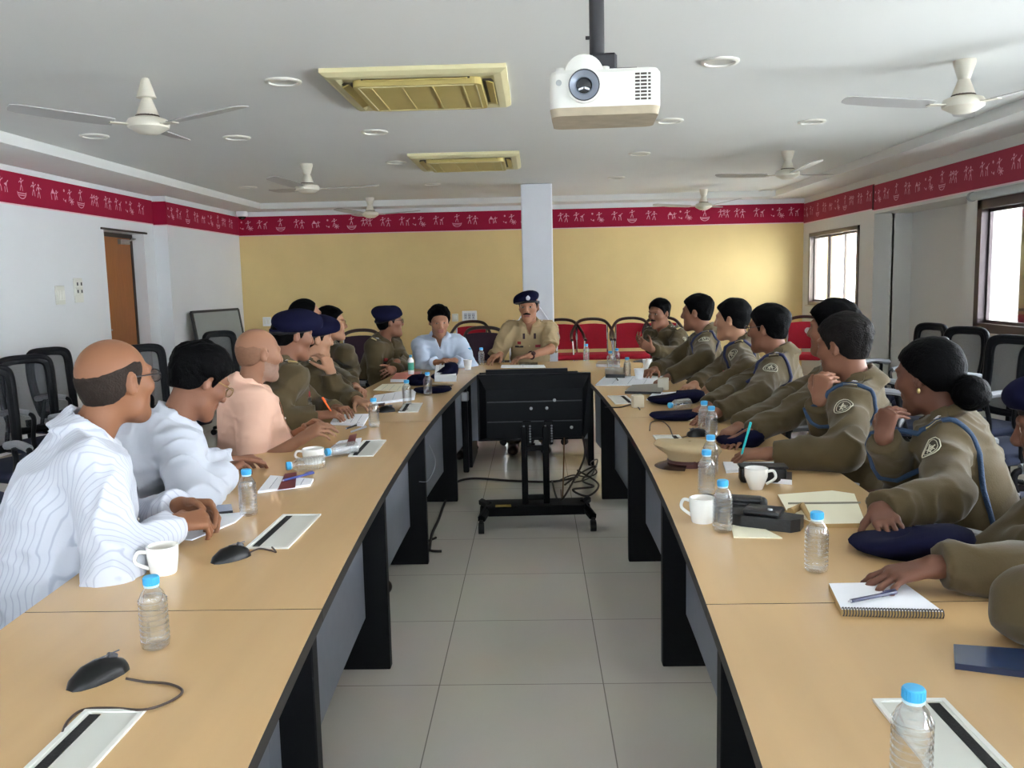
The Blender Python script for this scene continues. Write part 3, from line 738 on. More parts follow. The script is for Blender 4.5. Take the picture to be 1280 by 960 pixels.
# chairs along the left wall (facing the table = +x  ->  rz=-90)
lw = [(14, 452, 5.0, -112, 'black mesh office chair at the left picture edge behind the striped-shirt man'),
      (60, 444, 5.75, -116, 'black mesh office chair by the left wall, second from the left edge'),
      (92, 437, 6.5, -108, 'black mesh office chair by the left wall, behind the bald head'),
      (200, 446, 6.6, -120, 'black mesh office chair near the brown door, behind the black-haired man in white'),
      (292, 438, 8.4, -120, 'black mesh office chair in front of the grey leaning board')]
for px, py, y, rz, lb in lw:
    p = ony(px, py, y); q = place_mesh(p.x + .12, y - .2, D(rz), lb)
p = ony(20, 520, 3.9); place_mesh(-2.75, 3.9, D(-125), 'black mesh office chair with grey armrests in front of the left wall row')
rw = [(1141, 402, 7.3, 102, 'black mesh office chair by the right wall, farthest of the row, left of the window'),
      (1188, 405, 6.7, 112, 'black mesh office chair by the right wall, second from the far end'),
      (1238, 419, 5.75, 108, 'black mesh office chair under the large window with pale arm pads'),
      (1278, 427, 5.0, 106, 'black mesh office chair at the right picture edge under the large window')]
for px, py, y, rz, lb in rw:
    p = ony(px, py, y); place_mesh(p.x - .16, y - .18, D(rz), lb)
p = ony(1108, 446, 5.6); place_mesh(p.x + .1, 5.7, D(70), 'black mesh office chair with armrest showing behind the grey-haired officer')
place_mesh(1.98, 3.55, D(95), 'black mesh office chair with curved grey armrest just behind the woman')
place_mesh(2.25, 3.15, D(60), 'black mesh office chair with navy seat at the right edge behind the woman')
# banquet chairs along the far wall
red = mat('red_chair_fabric', (178, 14, 42), .8, noise=.12, nscale=40); chrome = mat('chair_chrome', (205, 205, 208), .15, 1); darkwood = mat('dark_bent_wood', (52, 26, 24), .35, coat=.3)
plum = mat('dark_plum_fabric', (52, 30, 46), .85, noise=.1, nscale=40)
def banquet(fabric):                 # faces -y (towards the camera)
    root = empty('banquet_chair')
    seat_shape(.44, .42, .46, .07).build('seat', fabric, root, 50)
    P = [[Vector((u * (.185 + .025 * v) , .215 + .06 * v + .02 * (1 - u * u), .50 + .33 * v - .02 * u * u * v)) for u in (-1, -.6, -.2, .2, .6, 1)] for v in (0, .25, .5, .75, 1)]
    Q = [[p + Vector((0, .035, 0)) for p in r] for r in P]
    mb = MB(); mb.grid(P); mb.grid([r[::-1] for r in Q])
    per = P[0] + [r[-1] for r in P[1:]] + P[-1][::-1][1:] + [r[0] for r in P[::-1][1:-1]]
    pq = Q[0] + [r[-1] for r in Q[1:]] + Q[-1][::-1][1:] + [r[0] for r in Q[::-1][1:-1]]
    k = len(per); mb.add(per + pq, [(i, k + i, k + (i + 1) % k, (i + 1) % k) for i in range(k)])
    mb.build('backrest', fabric, root, 50)
    arch = bez([(-.27, -.16, .64), (-.275, .02, .66), (-.26, .17, .74), (-.17, .30, .86), (0, .34, .89), (.17, .30, .86), (.26, .17, .74), (.275, .02, .66), (.27, -.16, .64)], 6)
    MB().tube(arch, .02, 8).build('arm_rail', darkwood, root, 40)
    for s in (-1, 1):
        MB().tube(bez([(s * .26, -.15, .63), (s * .25, -.17, .4), (s * .25, -.19, .0)], 4), .0125, 8).build('front_leg', chrome, root, 40)
        MB().tube(bez([(s * .2, .28, .82), (s * .2, .24, .5), (s * .21, .27, .0)], 4), .0125, 8).build('rear_leg', chrome, root, 40)
        MB().tube([(s * .24, -.17, .39), (s * .205, .25, .39)], .011, 8).build('side_rail', chrome, root, 40)
    MB().tube([(-.235, .0, .395), (.235, .0, .395)], .011, 8).build('cross_rail', chrome, root, 40)
    return root
redc = banquet(red); plumc = banquet(plum)
GR = 'red banquet chairs along the far yellow wall'
tag(redc, 'red banquet chair immediately right of the moustached officer, partly hidden', 'chair', GR)
redc.location = (.36, 11.2, 0); redc.rotation_euler = (0, 0, D(4))
rb = [(741, 'fully visible red banquet chair, second right of the moustached officer'),
      (790, 'red banquet chair behind the clasped hands of the far right officer'),
      (832, 'red banquet chair mostly hidden behind the far right officer'),
      (586, 'red banquet chair between the man in pale blue and the dark plum chair'),
      (1004, 'red banquet chair with white round sticker, far right under the window')]
for px, lb in rb:
    y = 11.2 if px != 1004 else 10.6
    p = ony(px, 430, y); c = dup(redc, (p.x, y, 0), D(random.uniform(-5, 5)) if px != 1004 else D(-20), lb, GR)
    if px == 1004:
        MB().lathe([(0, .004), (.04, .003), (.04, 0)], (.04, .268, .72), 20, 0, R3('X', PI / 2)).build('sticker', mat('white_sticker', (225, 225, 220), .5), c)
tag(plumc, 'dark plum banquet chair with arched black rail left of the moustached officer', 'chair')
p = ony(613, 430, 10.4); plumc.location = (p.x, 10.3, 0); plumc.rotation_euler = (0, 0, D(170))
plumc.scale = (1.05, 1, 1)
p = ony(440, 430, 9.6); dup(plumc, (p.x, 9.6, 0), D(-10), 'dark banquet chair with arched rail behind the two officers by the far left corner')
p = ony(600, 425, 11.3); 
# ------------------------------------------------------------------ things on the tables
TT0 = TT
pet = mat_clear('clear_bottle_plastic', (.985, .995, 1, 1), .13, .12)
water = mat_clear('bottle_water', (.975, .99, 1.0, 1), .03, .03)
cap_blue = mat('bottle_cap_blue', (70, 172, 222), .4); label_white = mat('bottle_label_white', (238, 240, 242), .5); cap_ring = mat('cap_ring_pale', (190, 220, 235), .5)
BH, BR = .140, .0265
def bottle_proto():
    root = empty('water_bottle')
    prof = [(.0, .002), (.018, .0), (BR - .002, .004), (BR, .012)]
    z = .014
    while z < .088:
        prof += [(BR, z), (BR, z + .004), (BR - .0022, z + .0055), (BR - .0022, z + .0075), (BR, z + .009)]; z += .0105
    prof += [(BR - .001, .095), (BR - .006, .108), (.013, .118), (.0105, .121), (.0105, .126)]
    MB().lathe(prof, seg=28, cap=False).build('bottle_body', pet, root, 50)
    MB().lathe([(.0, .004), (BR - .0045, .006), (BR - .004, .012), (BR - .004, .086), (BR - .008, .103), (.0, .104)], seg=20, cap=False).build('water', water, root, 50)
    c = MB().lathe([(.0135, .1245), (.0142, .126), (.0142, .139), (.0128, .1405), (.0, .1408)], seg=28)
    for k in range(20):
        a = k * PI / 10; c.box((.0143 * math.cos(a), .0143 * math.sin(a), .132), (.0014, .0014, .012), 0, R3('Z', a))
    cp = c.build('cap', cap_blue, root, 40)
    MB().lathe([(.0136, .1205), (.0142, .1235), (.0136, .1245)], seg=24, cap=False).build('neck_ring', cap_ring, cp)
    return root
GB = 'water bottles with blue caps on the table'
bp = bottle_proto(); bp_used = [False]
def bottle(px, py, label, rz=0, lying=None, z=TT0):
    p = onz(px, py, z)
    if not bp_used[0]:
        bp.location = p; tag(bp, label, 'bottle', GB); bp_used[0] = True; return bp
    if lying is None: return dup(bp, p, rz, label, GB)
    q = dup(bp, (p.x, p.y, z + BR), 0, label, GB, tilt=(0, PI / 2, lying)); return q
bottle(195, 809, 'clear water bottle with blue cap standing alone nearest the camera on the left table')
bottle(311, 644, 'clear water bottle standing beside the folded paper of the striped-shirt man')
a = onz(365, 592, TT0); b_ = onz(404, 589, TT0)
def lying(pxc, pyc, pxb, pyb, label):
    c = onz(pxc, pyc, TT0); b2 = onz(pxb, pyb, TT0); d_ = c - b2; ang = math.atan2(d_.y, d_.x)
    bottle(pxb, pyb, label, lying=ang)
lying(363, 591, 406, 586, 'water bottle lying on its side in front of the white mug with handle')
lying(406, 574, 446, 567, 'water bottle lying on its side behind the white mug, cap towards the mug')
bottle(468, 534, 'water bottle standing beside white notepad in front of the beret officer')
bottle(509, 506, 'water bottle standing on the white cable panel near the folded berets')
bottle(535, 494, 'water bottle standing right of the flat navy beret on the left table')
bottle(587, 456, 'water bottle at the left table end right of the man in pale blue')
bottle(602, 456, 'water bottle on the table end left of the moustached officer')
bottle(733, 451, 'water bottle standing alone right of the moustached officer')
bottle(763, 462, 'water bottle left in the pair by the far right officer')
bottle(771, 458, 'water bottle behind the pair by the far right officer')
bottle(784, 472, 'water bottle standing left of the white paper cup at the far right')
bottle(880, 541, 'water bottle behind another one, beside the writing hands on the right table')
bottle(889, 549, 'water bottle with white label edge in front of another, beside black cable mouse')
bottle(888, 594, 'water bottle right of the khaki peaked cap, farther of two')
bottle(883, 617, 'water bottle right of the khaki peaked cap, nearer of two')
bottle(903, 664, 'water bottle standing left of the black pistol holster')
bottle(1020, 714, 'water bottle standing left of the dark navy beret near the woman')
bottle(1138, 985, 'water bottle at the bottom picture edge on the nearest white cable panel')
lying(838, 513, 862, 510, 'water bottle lying on its side between the navy berets on the right table')
p = onz(514, 468, TT0 + .02)
s = empty('sanitizer_bottle', (p.x, p.y, TT0 + .022), 0, 'slim white bottle with green label standing on the white notebook', 'bottle')
MB().lathe([(.0, 0), (.02, 0), (.022, .01), (.022, .1), (.012, .118), (.009, .125), (.0, .125)], seg=20).build('bottle_body', label_white, s, 50)
MB().lathe([(.0225, .03), (.0225, .085)], seg=20, cap=False).build('wrap_label', mat('green_label', (70, 165, 140), .5), s, 50)
MB().lathe([(.011, .122), (.011, .14), (.0, .141)], seg=16).build('cap', cap_blue, s, 50)
# mugs and cups
china = mat('white_china', (236, 236, 230), .22, coat=.3)
def mug(px, py, label, r=.037, h=.068, handle=PI, cream=china, taper=.78):
    p = onz(px, py, TT0); s = empty('mug', p, handle, label, 'mug', 'white mugs on the tables')
    MB().lathe([(.0, .0), (r * taper, .0), (r * taper + .002, .004), (r * .97, h * .6), (r, h), (r - .003, h + .001), (r * .95 - .004, h * .6), (r * taper - .004, .008), (.0, .006)], seg=28).build('cup', cream, s, 50)
    MB().tube(bez([(r * .93, 0, h * .82), (r + .018, 0, h * .84), (r + .024, 0, h * .5), (r * .86, 0, h * .22)], 5), .0048, 8).build('handle', cream, s, 60)
    MB().lathe([(.0, h * .72), (r * .93 - .004, h * .72)], seg=24, cap=False).build('tea', mat('milk_tea', (150, 100, 62), .2), s)
mug(205, 716, 'white mug beside the elbow of the striped-shirt man, nearest mug', handle=D(205))
mug(392, 579, 'white mug with curled handle behind a lying bottle on the left table', handle=D(190), r=.042, h=.058)
mug(945, 611, 'white mug in front of the black pouch on the right table', handle=D(0), taper=.55)
mug(878, 652, 'white mug behind the standing bottle left of the holster', handle=D(150))
def paper_cup(px, py, label, h=.075, r=.034):
    p = onz(px, py, TT0); s = empty('paper_cup', p, 0, label, 'cup', 'paper cups')
    MB().lathe([(.0, .003), (r * .68, .0), (r, h), (r - .002, h), (r * .66, .006), (.0, .005)], seg=24).build('cup', label_white, s, 50)
    MB().tube([(r * math.cos(a), r * math.sin(a), h) for a in np.linspace(0, 2 * PI, 24, endpoint=False)], .002, 6, 0, True).build('lip', label_white, s, 60)
paper_cup(799, 475, 'white paper cup right of the bottle near the far right officer')
paper_cup(585, 462, 'white paper cup in front of the man in pale blue at the table end')
paper_cup(809, 462, 'white paper cup beside the pen-holding hand of the far right officers')
p = onz(797, 509, TT0)
s = empty('carton', (p.x, p.y, TT0), .15, 'small beige carton box beside a thin cable on the right table', 'box')
MB().rbox((0, 0, .032), (.058, .05, .064), .002, 1).build('box', mat('beige_carton', (214, 204, 180), .6), s); MB().box((0, 0, .065), (.05, .042, .003)).build('flap', mat('beige_carton_inner', (190, 180, 156), .7), s)
p = onz(829, 487, TT0)
s = empty('carton', (p.x, p.y, TT0), -.2, 'small grey-white carton behind the dark tray on the right table', 'box')
MB().rbox((0, 0, .035), (.065, .05, .07), .002, 1).build('box', mat('pale_carton', (206, 204, 190), .6), s); MB().box((0, 0, .071), (.057, .042, .003)).build('flap', mat('beige_carton_inner', (190, 180, 156), .7), s)
# flush cable panels
pan_white = mat('cable_panel_white', (222, 222, 216), .35); pan_in = mat('cable_panel_lid', (206, 207, 200), .4, noise=.03); brush = mat('black_brush_strip', (16, 16, 17), .9, bump=.5, bscale=400)
def cpanel(x0, x1, y0, y1, slot, label, rz=0):
    s = empty('table_socket_box', ((x0 + x1) / 2, (y0 + y1) / 2, TT0), rz, label, 'cable panel', 'white cable panels set in the tables'); w, l = x1 - x0, y1 - y0
    mb = MB()
    for q in (-1, 1): mb.box((q * (w / 2 - .004), 0, .002), (.008, l, .005)); mb.box((0, q * (l / 2 - .004), .002), (w - .016, .008, .005))
    mb.build('rim', pan_white, s)
    sx = slot * (w / 2 - .024)
    MB().box((sx, 0, .0018), (.018, l - .03, .0036)).build('brush_slot', brush, s)
    a, b = (-w / 2 + .008, w / 2 - .008)
    if slot < 0: a = sx + .009
    else: b = sx - .009
    MB().box(((a + b) / 2, 0, .001), (b - a, l - .016, .0022)).build('lid', pan_in, s)
    a2, b2 = (-w / 2 + .008, sx - .009) if slot < 0 else (sx + .009, w / 2 - .008)
    MB().box(((a2 + b2) / 2, 0, .001), (b2 - a2, l - .016, .0022)).build('lid_strip', pan_white, s)
cpanel(-.765, -.65, 2.165, 2.49, -1, 'white cable panel with black slot in front of the mouse of the striped-shirt man', D(-1))
cpanel(-.743, -.642, .98, 1.312, -1, 'white cable panel at the bottom left corner with mouse cord on it')
cpanel(-.755, -.655, 3.35, 3.69, -1, 'white cable panel on the left table beside a lying bottle and notepad', D(1))
p = onz(513, 510, TT0); cpanel(p.x - .05, p.x + .055, p.y - .16, p.y + .17, -1, 'white cable panel on the left table with a bottle standing on it', D(3))
cpanel(.527, .641, 1.0, 1.325, 1, 'white cable panel at the bottom right corner under a bottle')
cpanel(.498, .61, 3.36, 3.69, 1, 'small white cable panel behind the khaki peaked cap')
p = onz(775, 500, TT0); cpanel(p.x - .05, p.x + .06, p.y - .16, p.y + .16, 1, 'white cable panel beside the small beige carton near the television', D(3))
# computer mice with cords
mblack = mat('mouse_black', (8, 8, 9), .35, spec=.3)
def mouse(x, y, rz, label, cpts=None, L=.105):
    s = empty('computer_mouse', (x, y, TT0), rz, label, 'mouse', 'black corded mice on the tables')
    mb = MB(); prof = [(-.5, .30, .05), (-.42, .62, .5), (-.2, .92, .9), (.05, 1.0, 1.0), (.3, .9, .8), (.46, .66, .55), (.5, .35, .2)]
    rings = []
    for u, w, h in prof:
        rings.append([Vector((u * L, .031 * w * math.cos(a), max(0, .0 + .034 * h * math.sin(a)))) for a in np.linspace(0, PI, 13)])
    mb.grid(rings); mb.add(rings[0], [tuple(range(13))]); mb.add(rings[-1], [tuple(range(13))[::-1]])
    mb.build('shell', mblack, s, 50)
    mb = MB(); mb.tube([(L * .36, 0, .026), (L * .22, 0, .034)], .005, 8); mb.build('scroll_wheel', mat('grey_rubber', (70, 70, 72), .6), s, 40)
    MB().box((L * .2, 0, .0345), (L * .45, .0015, .002)).build('button_gap', mat('gap_grey', (80, 80, 84), .4), s)
    if cpts:
        Rl = R3('Z', -rz); loc = Vector((x, y, TT0))
        MB().tube([Rl @ (Vector(q) - loc) for q in bez(cpts, 8)], .0024, 6).build('cord', mat('mouse_cord', (58, 44, 36), .5), s, 60)
T = lambda px, py, z=.003: onz(px, py, TT0 + z)
p = T(122, 846); mouse(p.x, p.y, D(62), 'black mouse nearest the camera at the lower left with looping cord', [T(157, 848, .012), T(180, 852), T(212, 855), T(228, 864), T(212, 877), T(180, 887, .006), T(140, 885), T(105, 887), T(86, 900), T(78, 916)], L=.108)
p = T(288, 697); mouse(p.x, p.y, D(50), 'black mouse beside the white cable panel in front of the striped-shirt man', [T(311, 691, .01), T(324, 686), T(338, 688), T(345, 690, .007), T(340, 684, .007)], L=.1)
p = T(482, 514); mouse(p.x, p.y, D(20), 'black mouse left of the cable panel near the beret officers', [T(497, 513, .008), T(504, 514), T(510, 511)], L=.1)
p = T(873, 544); mouse(p.x, p.y, D(190), 'small black mouse beside two standing bottles on the right table', [T(860, 545, .01), T(850, 547), T(842, 546), T(836, 533), T(826, 526), T(814, 528), T(812, 538)], L=.1)
cord('thin_cable', [T(756, 509), T(775, 509), T(792, 505), T(800, 512)], .003, 'thin cable running from the table edge to the small beige carton')
cord('thin_cable', [T(873, 630, .01), T(868, 622, .03), T(885, 618, .02), T(896, 622)], .003, 'short dark cable loop behind the white mug on the right table')
# paper things
paper = mat('white_paper', (238, 240, 246), .7, noise=.02); paper_l = mat('ruled_paper', (226, 232, 240), .7); paper_y = mat('cream_paper', (238, 232, 206), .7, noise=.03)
maroon_card = mat('maroon_card', (112, 32, 36), .6); cardb = mat('tan_card', (176, 146, 96), .7); ink = mat('ink_black', (24, 24, 30), .4)
def quad(px_list, z): return [onz(px, py, z) for px, py in px_list]
def slab(name, pts, h, label, cat, m=paper, mside=None, group=None, z=TT0, lines=0, parts=None):
    P = quad(pts, z + h); c = sum(P, Vector()) / len(P); s = empty(name, (c.x, c.y, z), 0, label, cat, group)
    poly = [(p.x - c.x, p.y - c.y) for p in P]
    area = sum(poly[i][0] * poly[(i + 1) % len(poly)][1] - poly[(i + 1) % len(poly)][0] * poly[i][1] for i in range(len(poly)))
    if area < 0: poly = poly[::-1]; 
    MB().prism(poly, 0, h, 0, 1).build('page_block', [m, mside or m], s)
    if lines:
        mb = MB(); q = [Vector((p.x - c.x, p.y - c.y, h + .0006)) for p in P]
        for k in range(1, lines):
            t = k / lines; t2 = .85 if k % 3 else .6
            a = q[0].lerp(q[3], t); b2 = q[1].lerp(q[2], t); a = a.lerp(b2, .08); b2 = a.lerp(b2, t2); d_ = (q[3] - q[0]).normalized() * .0012
            mb.add([a - d_, b2 - d_, b2 + d_, a + d_], [(0, 1, 2, 3)])
        mb.build('writing', mat('ink_grey', (130, 136, 156), .7), s)
    return s, P, c
def on_top(s, c, pts, z, h, name, m):
    P = quad(pts, z); poly = [(p.x - c.x, p.y - c.y) for p in P]
    if sum(poly[i][0] * poly[(i + 1) % len(poly)][1] - poly[(i + 1) % len(poly)][0] * poly[i][1] for i in range(len(poly))) < 0: poly = poly[::-1]
    return MB().prism(poly, z - TT0 - h, z - TT0).build(name, m, s)
def pen(a, b, label, m=ink, z=.006, r=.0042, cap=None):
    A = onz(a[0], a[1], TT0 + z); B = onz(b[0], b[1], TT0 + z); L = (B - A); 
    if L.length > .15: B = A + L * (.145 / L.length)
    return pen3(A, B, label, m, r, cap)
def pen3(A, B, label, m=ink, r=.0042, cap=None):
    A = Vector(A); B = Vector(B); s = empty('pen', A, 0, label, 'pen'); d_ = (B - A)
    MB().tube([d_ * .06, d_ * .95], r, 8).build('barrel', m, s, 40)
    MB().tube([Vector((0, 0, 0)), d_ * .06], [r * .25, r * .8], 8).build('tip', mat('pen_tip', (180, 180, 184), .3, .8), s, 40)
    mb = MB().tube([d_ * .70, d_], r * 1.15, 8); sd = d_.cross(Vector((0, 0, 1))).normalized() if abs(d_.normalized().z) < .95 else Vector((1, 0, 0)); up = sd.cross(d_).normalized()
    mb.tube([d_ * .72 + up * r * 1.6, d_ * .98 + up * r * 1.6], r * .3, 6); mb.build('cap', cap or m, s, 40)
    return s
# left table
s, P, c = slab('paper_sheet', [(208, 672), (236, 645), (308, 640), (294, 652), (240, 674)], .004, 'white folded paper under the hands of the striped-shirt man', 'paper')
slab('smartphone', [(252, 642), (258, 632), (289, 630), (291, 638)], .009, 'dark smartphone lying beside the hand of the striped-shirt man', 'phone', mat('phone_glass_grey', (130, 140, 160), .12), ink)
s, P, c = slab('notepad', [(322, 614), (338, 594), (392, 598), (388, 605)], .008, 'white notepad with maroon band in front of the black-haired man', 'notepad', paper, lines=5)
on_top(s, c, [(347, 612), (356, 592), (371, 590), (369, 609)], TT0 + .0095, .0012, 'band', maroon_card)
pen((352, 601), (395, 590), 'blue pen lying on the notepad with maroon band', mat('pen_blue', (60, 70, 140), .4), z=.014)
s, P, c = slab('notepad', [(400, 570), (424, 551), (452, 547), (448, 562)], .008, 'white notepad with maroon band in front of the man in peach', 'notepad', paper, lines=4)
on_top(s, c, [(432, 558), (437, 544), (446, 542), (443, 556)], TT0 + .0095, .0012, 'band', maroon_card)
s, P, c = slab('notepad', [(413, 528), (420, 518), (462, 517), (454, 530)], .012, 'white notepad by the hand of the officer holding an orange pen', 'notepad', paper, paper_l, lines=5)
pen((432, 536), (455, 528), 'dark pen lying beside the white notepad of the orange-pen officer', z=.005)
pen((438, 540), (462, 532), 'silver pen lying in front of the white notepad', mat('pen_silver', (170, 172, 178), .3, .6), z=.005)
s, P, c = slab('notebook', [(461, 504), (468, 494), (520, 486), (518, 497)], .014, 'white notebook nearest the pair of folded berets', 'notebook', paper, paper_l, lines=4)
s, P, c = slab('notebook', [(466, 488), (478, 480), (512, 479), (505, 490)], .012, 'cream paged open notebook beside the glasses-wearing officer', 'notebook', paper_y, cardb, lines=4)
s, P, c = slab('notebook', [(488, 474), (495, 466), (527, 464), (522, 474)], .02, 'white notebook with red cover print under the slim white bottle', 'notebook', mat('red_print_cover', (206, 120, 104), .6, noise=.2), paper)
s, P, c = slab('document_folder', [(452, 506), (456, 503), (482, 502), (480, 506)], .006, 'dark thin folder lying beside the blue-capped bottle', 'folder', mat('dark_maroon_cover', (66, 32, 34), .5))
s, P, c = slab('document_stack', [(543, 469), (545, 456), (571, 457), (570, 469)], .045, 'stack of white papers in front of the man in pale blue', 'papers', paper, paper_l, lines=5)
s, P, c = slab('wooden_ruler', [(540, 481), (541, 479), (567, 480), (565, 482)], .006, 'flat brown stick lying between the two folded berets', 'ruler', mat('brown_stick', (120, 96, 60), .5))
s, P, c = slab('name_papers', [(626, 459), (627, 456), (680, 456), (682, 459)], .006, 'white papers lying before the moustached officer', 'papers', paper, lines=2)
slab('smartphone', [(649, 455), (650, 452.5), (672, 452.5), (672, 455)], .012, 'black phone lying before the watch of the moustached officer', 'phone', mat('phone_black', (18, 18, 20), .2))
# right table
slab('smartphone', [(1194, 829), (1192, 805), (1295, 812), (1300, 842)], .011, 'dark blue phone lying at the right table edge near the camera', 'phone', mat('phone_blue', (36, 56, 92), .22, coat=.4), mat('phone_side_navy', (22, 32, 60), .35))
s, P, c = slab('spiral_notebook', [(1052, 762), (1036, 729), (1128, 727), (1180, 765)], .014, 'spiral notebook under the hand with pen at the right', 'notebook', paper, cardb)
mb = MB(); A_, B_ = P[0], P[3]
for k in range(34):
    q = A_.lerp(B_, (k + .5) / 34) - Vector((c.x, c.y, TT0)); 
    mb.tube([q + Vector((0, .007 * math.cos(a), -.004 + .009 * math.sin(a))) for a in np.linspace(0, 2 * PI, 8, endpoint=False)], .0012, 5, 0, True)
mb.build('spiral_binding', mat('spiral_wire', (60, 60, 64), .4, .6), s, 60)
s, P, c = slab('open_notebook', [(985, 641), (972, 618), (1040, 613), (1068, 617), (1082, 654), (1020, 655)], .012, 'open cream notebook in front of the woman officer', 'notebook', paper_y, cardb)
on_top(s, c, [(985, 628), (1076, 627), (1076, 629), (985, 630)], TT0 + .0128, .0008, 'fold', mat('page_fold', (130, 124, 104), .8))
MB().tube([onz(988, 640, TT0 + .02) - s.location, onz(1003, 632, TT0 + .024) - s.location, onz(1012, 648, TT0 + .02) - s.location], [.012, .01, .006], 8).build('curled_corner', cardb, s, 60)
slab('paper_card', [(917, 671), (914, 656), (950, 658), (978, 672)], .003, 'small cream card under the black pistol holster', 'card', paper_y)
s, P, c = slab('notepad', [(908, 588), (904, 577), (972, 577), (984, 583)], .01, 'white notepad under the hand with turquoise pen', 'notepad', paper, paper_l, lines=4)
s, P, c = slab('document_folder', [(940, 596), (950, 588), (990, 590), (990, 600)], .016, 'dark brown folder beside the black pouch on the right table', 'folder', mat('dark_brown_cover', (54, 38, 34), .5), paper)
s, P, c = slab('clipboard_papers', [(744, 481), (756, 470), (830, 470), (824, 481)], .006, 'long white papers with a pen near the television top', 'papers', paper, lines=4)
pen((770, 472), (775, 479), 'black pen on the long white papers near the television', z=.012)
s, P, c = slab('tray', [(781, 489), (790, 481), (832, 479), (826, 490)], .016, 'dark oval-edged tray with pale papers in front of the second right officer', 'tray', mat('grey_tray_inner', (140, 138, 128), .5, noise=.15), mat('black_tray', (24, 24, 26), .35))
s, P, c = slab('spectacle_case', [(757, 468), (756, 460), (780, 459), (781, 468)], .03, 'black rounded case lying by the far right bottles', 'case', mat('black_case_leather', (22, 22, 26), .3))
s, P, c = slab('document_sheet', [(808, 499), (816, 491), (858, 489), (852, 497)], .006, 'white sheets under the navy beret on the right table', 'papers', paper, lines=3)
s, P, c = slab('document_sheet', [(848, 497), (862, 489), (905, 496), (892, 503)], .005, 'pale sheets beside the resting hand of the third right officer', 'papers', paper, lines=3)
s, P, c = slab('document_sheet', [(843, 519), (846, 514), (872, 515), (868, 521)], .022, 'cream paper lying on the nearer folded navy beret', 'papers', paper_y)
s, P, c = slab('document_sheet', [(912, 535), (920, 529), (968, 531), (960, 538)], .005, 'white sheet under the cuff of the hidden officer', 'papers', paper)
s, P, c = slab('diary', [(745, 455), (748, 451), (775, 451), (775, 456)], .02, 'brown diary lying left of the far right bottles', 'diary', mat('brown_diary', (110, 86, 66), .5), paper)
# pistol holster
leather = mat('black_leather', (11, 12, 15), .42, noise=.2, nscale=30, bump=.15, bscale=120)
p = T(955, 655); s = empty('pistol_holster', (p.x, p.y, TT0), D(-28), 'black leather pistol holster lying beside the open notebook', 'holster')
mb = MB(); mb.prism([(-.12, -.03), (-.05, -.05), (.08, -.045), (.1, -.02), (.1, .025), (.02, .035), (-.11, .03)], .0, .034, rot=None); mb.build('pouch', leather, s)
MB().rbox((.0, -.005, .042), (.1, .075, .016), .007, 2).build('flap', leather, s, 40)
MB().rbox((-.075, .04, .02), (.11, .03, .034), .008, 2, 0, R3('Z', .2)).build('grip_loop', leather, s, 40)
MB().lathe([(.0, .004), (.006, .003), (.007, 0)], (.02, -.02, .05), 14).build('snap_button', mat('snap_steel', (170, 172, 176), .3, .9), s, 40)
MB().tube(bez([(-.1, .03, .03), (-.16, .06, .02), (-.13, .1, .008), (-.05, .09, .008)], 6), .006, 8).build('strap', leather, s, 40)
p = T(925, 640); s = empty('leather_belt_pouch', (p.x, p.y, TT0), D(-18), 'black leather pouch lying behind the holster near the white mug', 'pouch')
MB().rbox((0, 0, .024), (.15, .07, .048), .016, 3).build('pouch', leather, s, 40); MB().rbox((.0, -.012, .046), (.12, .055, .012), .005, 2).build('flap', leather, s, 40)
p = T(953, 601); s = empty('leather_case', (p.x, p.y, TT0), D(-5), 'black case behind the white mug on the right table', 'case')
MB().rbox((0, 0, .026), (.15, .06, .052), .012, 2).build('case_body', leather, s, 40); MB().rbox((0, .0, .053), (.156, .066, .008), .003, 1).build('lid', leather, s, 40)
# berets lying on the table
navy = mat('beret_navy_felt', (19, 20, 44), .95, noise=.15, nscale=50, spec=.08); band_black = mat('beret_leather_band', (20, 20, 24), .5)
def flat_beret(px, py, rz, label, sx=.125, sy=.105, h=.045, fold=.4):
    p = onz(px, py, TT0); s = empty('beret', (p.x, p.y, TT0), rz, label, 'beret', 'navy berets laid on the tables')
    rings = []; n = 26
    for f, z in ((.62, .0), (.72, .006), (.93, .35), (1.0, .62), (.96, .85), (.8, .98), (.5, 1.02), (.2, .98), (.02, .96)):
        ring = []
        for k in range(n):
            a = 2 * PI * k / n; x = sx * f * math.cos(a); y = sy * f * math.sin(a)
            zz = h * z * (1 + fold * math.cos(a + .6)) + .004 * math.sin(3 * a) * f * (z > .3)
            ring.append(Vector((x, y, max(0, zz))))
        rings.append(ring + [ring[0]])
    MB().grid(rings).build('crown', navy, s, 80)
    MB().lathe([(.60 * sx, .0), (.66 * sx, .0), (.70 * sx, .009), (.64 * sx, .010)], seg=26, rot=Matrix.Diagonal((1, sy / sx, 1))).build('band', band_black, s, 50)
    MB().lathe([(.0, .008), (.012, .006), (.014, 0)], (sx * .93, 0, h * .55), 14, 0, R3('Y', PI / 2)).build('cap_badge', mat('badge_silver', (190, 190, 186), .35, .7), s, 40)
flat_beret(541, 490, .3, 'flat navy beret right of the white notebook on the left table', sx=.12, sy=.11, h=.03, fold=.1)
flat_beret(556, 474, .9, 'navy beret folded upward in front of the man in pale blue', sx=.10, sy=.10, h=.075, fold=.6)
p_=flat_beret(523, 481, 2.0, 'black beret behind the bottle beside the open cream notebook', sx=.08, sy=.08, h=.05)
flat_beret(845, 503, .2, 'navy beret lying on white sheets, farther one on the right table', sx=.16, sy=.13, h=.05)
flat_beret(850, 523, .1, 'navy beret beside the lying bottle, nearer one on the right table', sx=.15, sy=.11, h=.032, fold=.1)
flat_beret(926, 556, .3, 'bright navy beret behind the turquoise pen on the right table', sx=.10, sy=.1, h=.05)
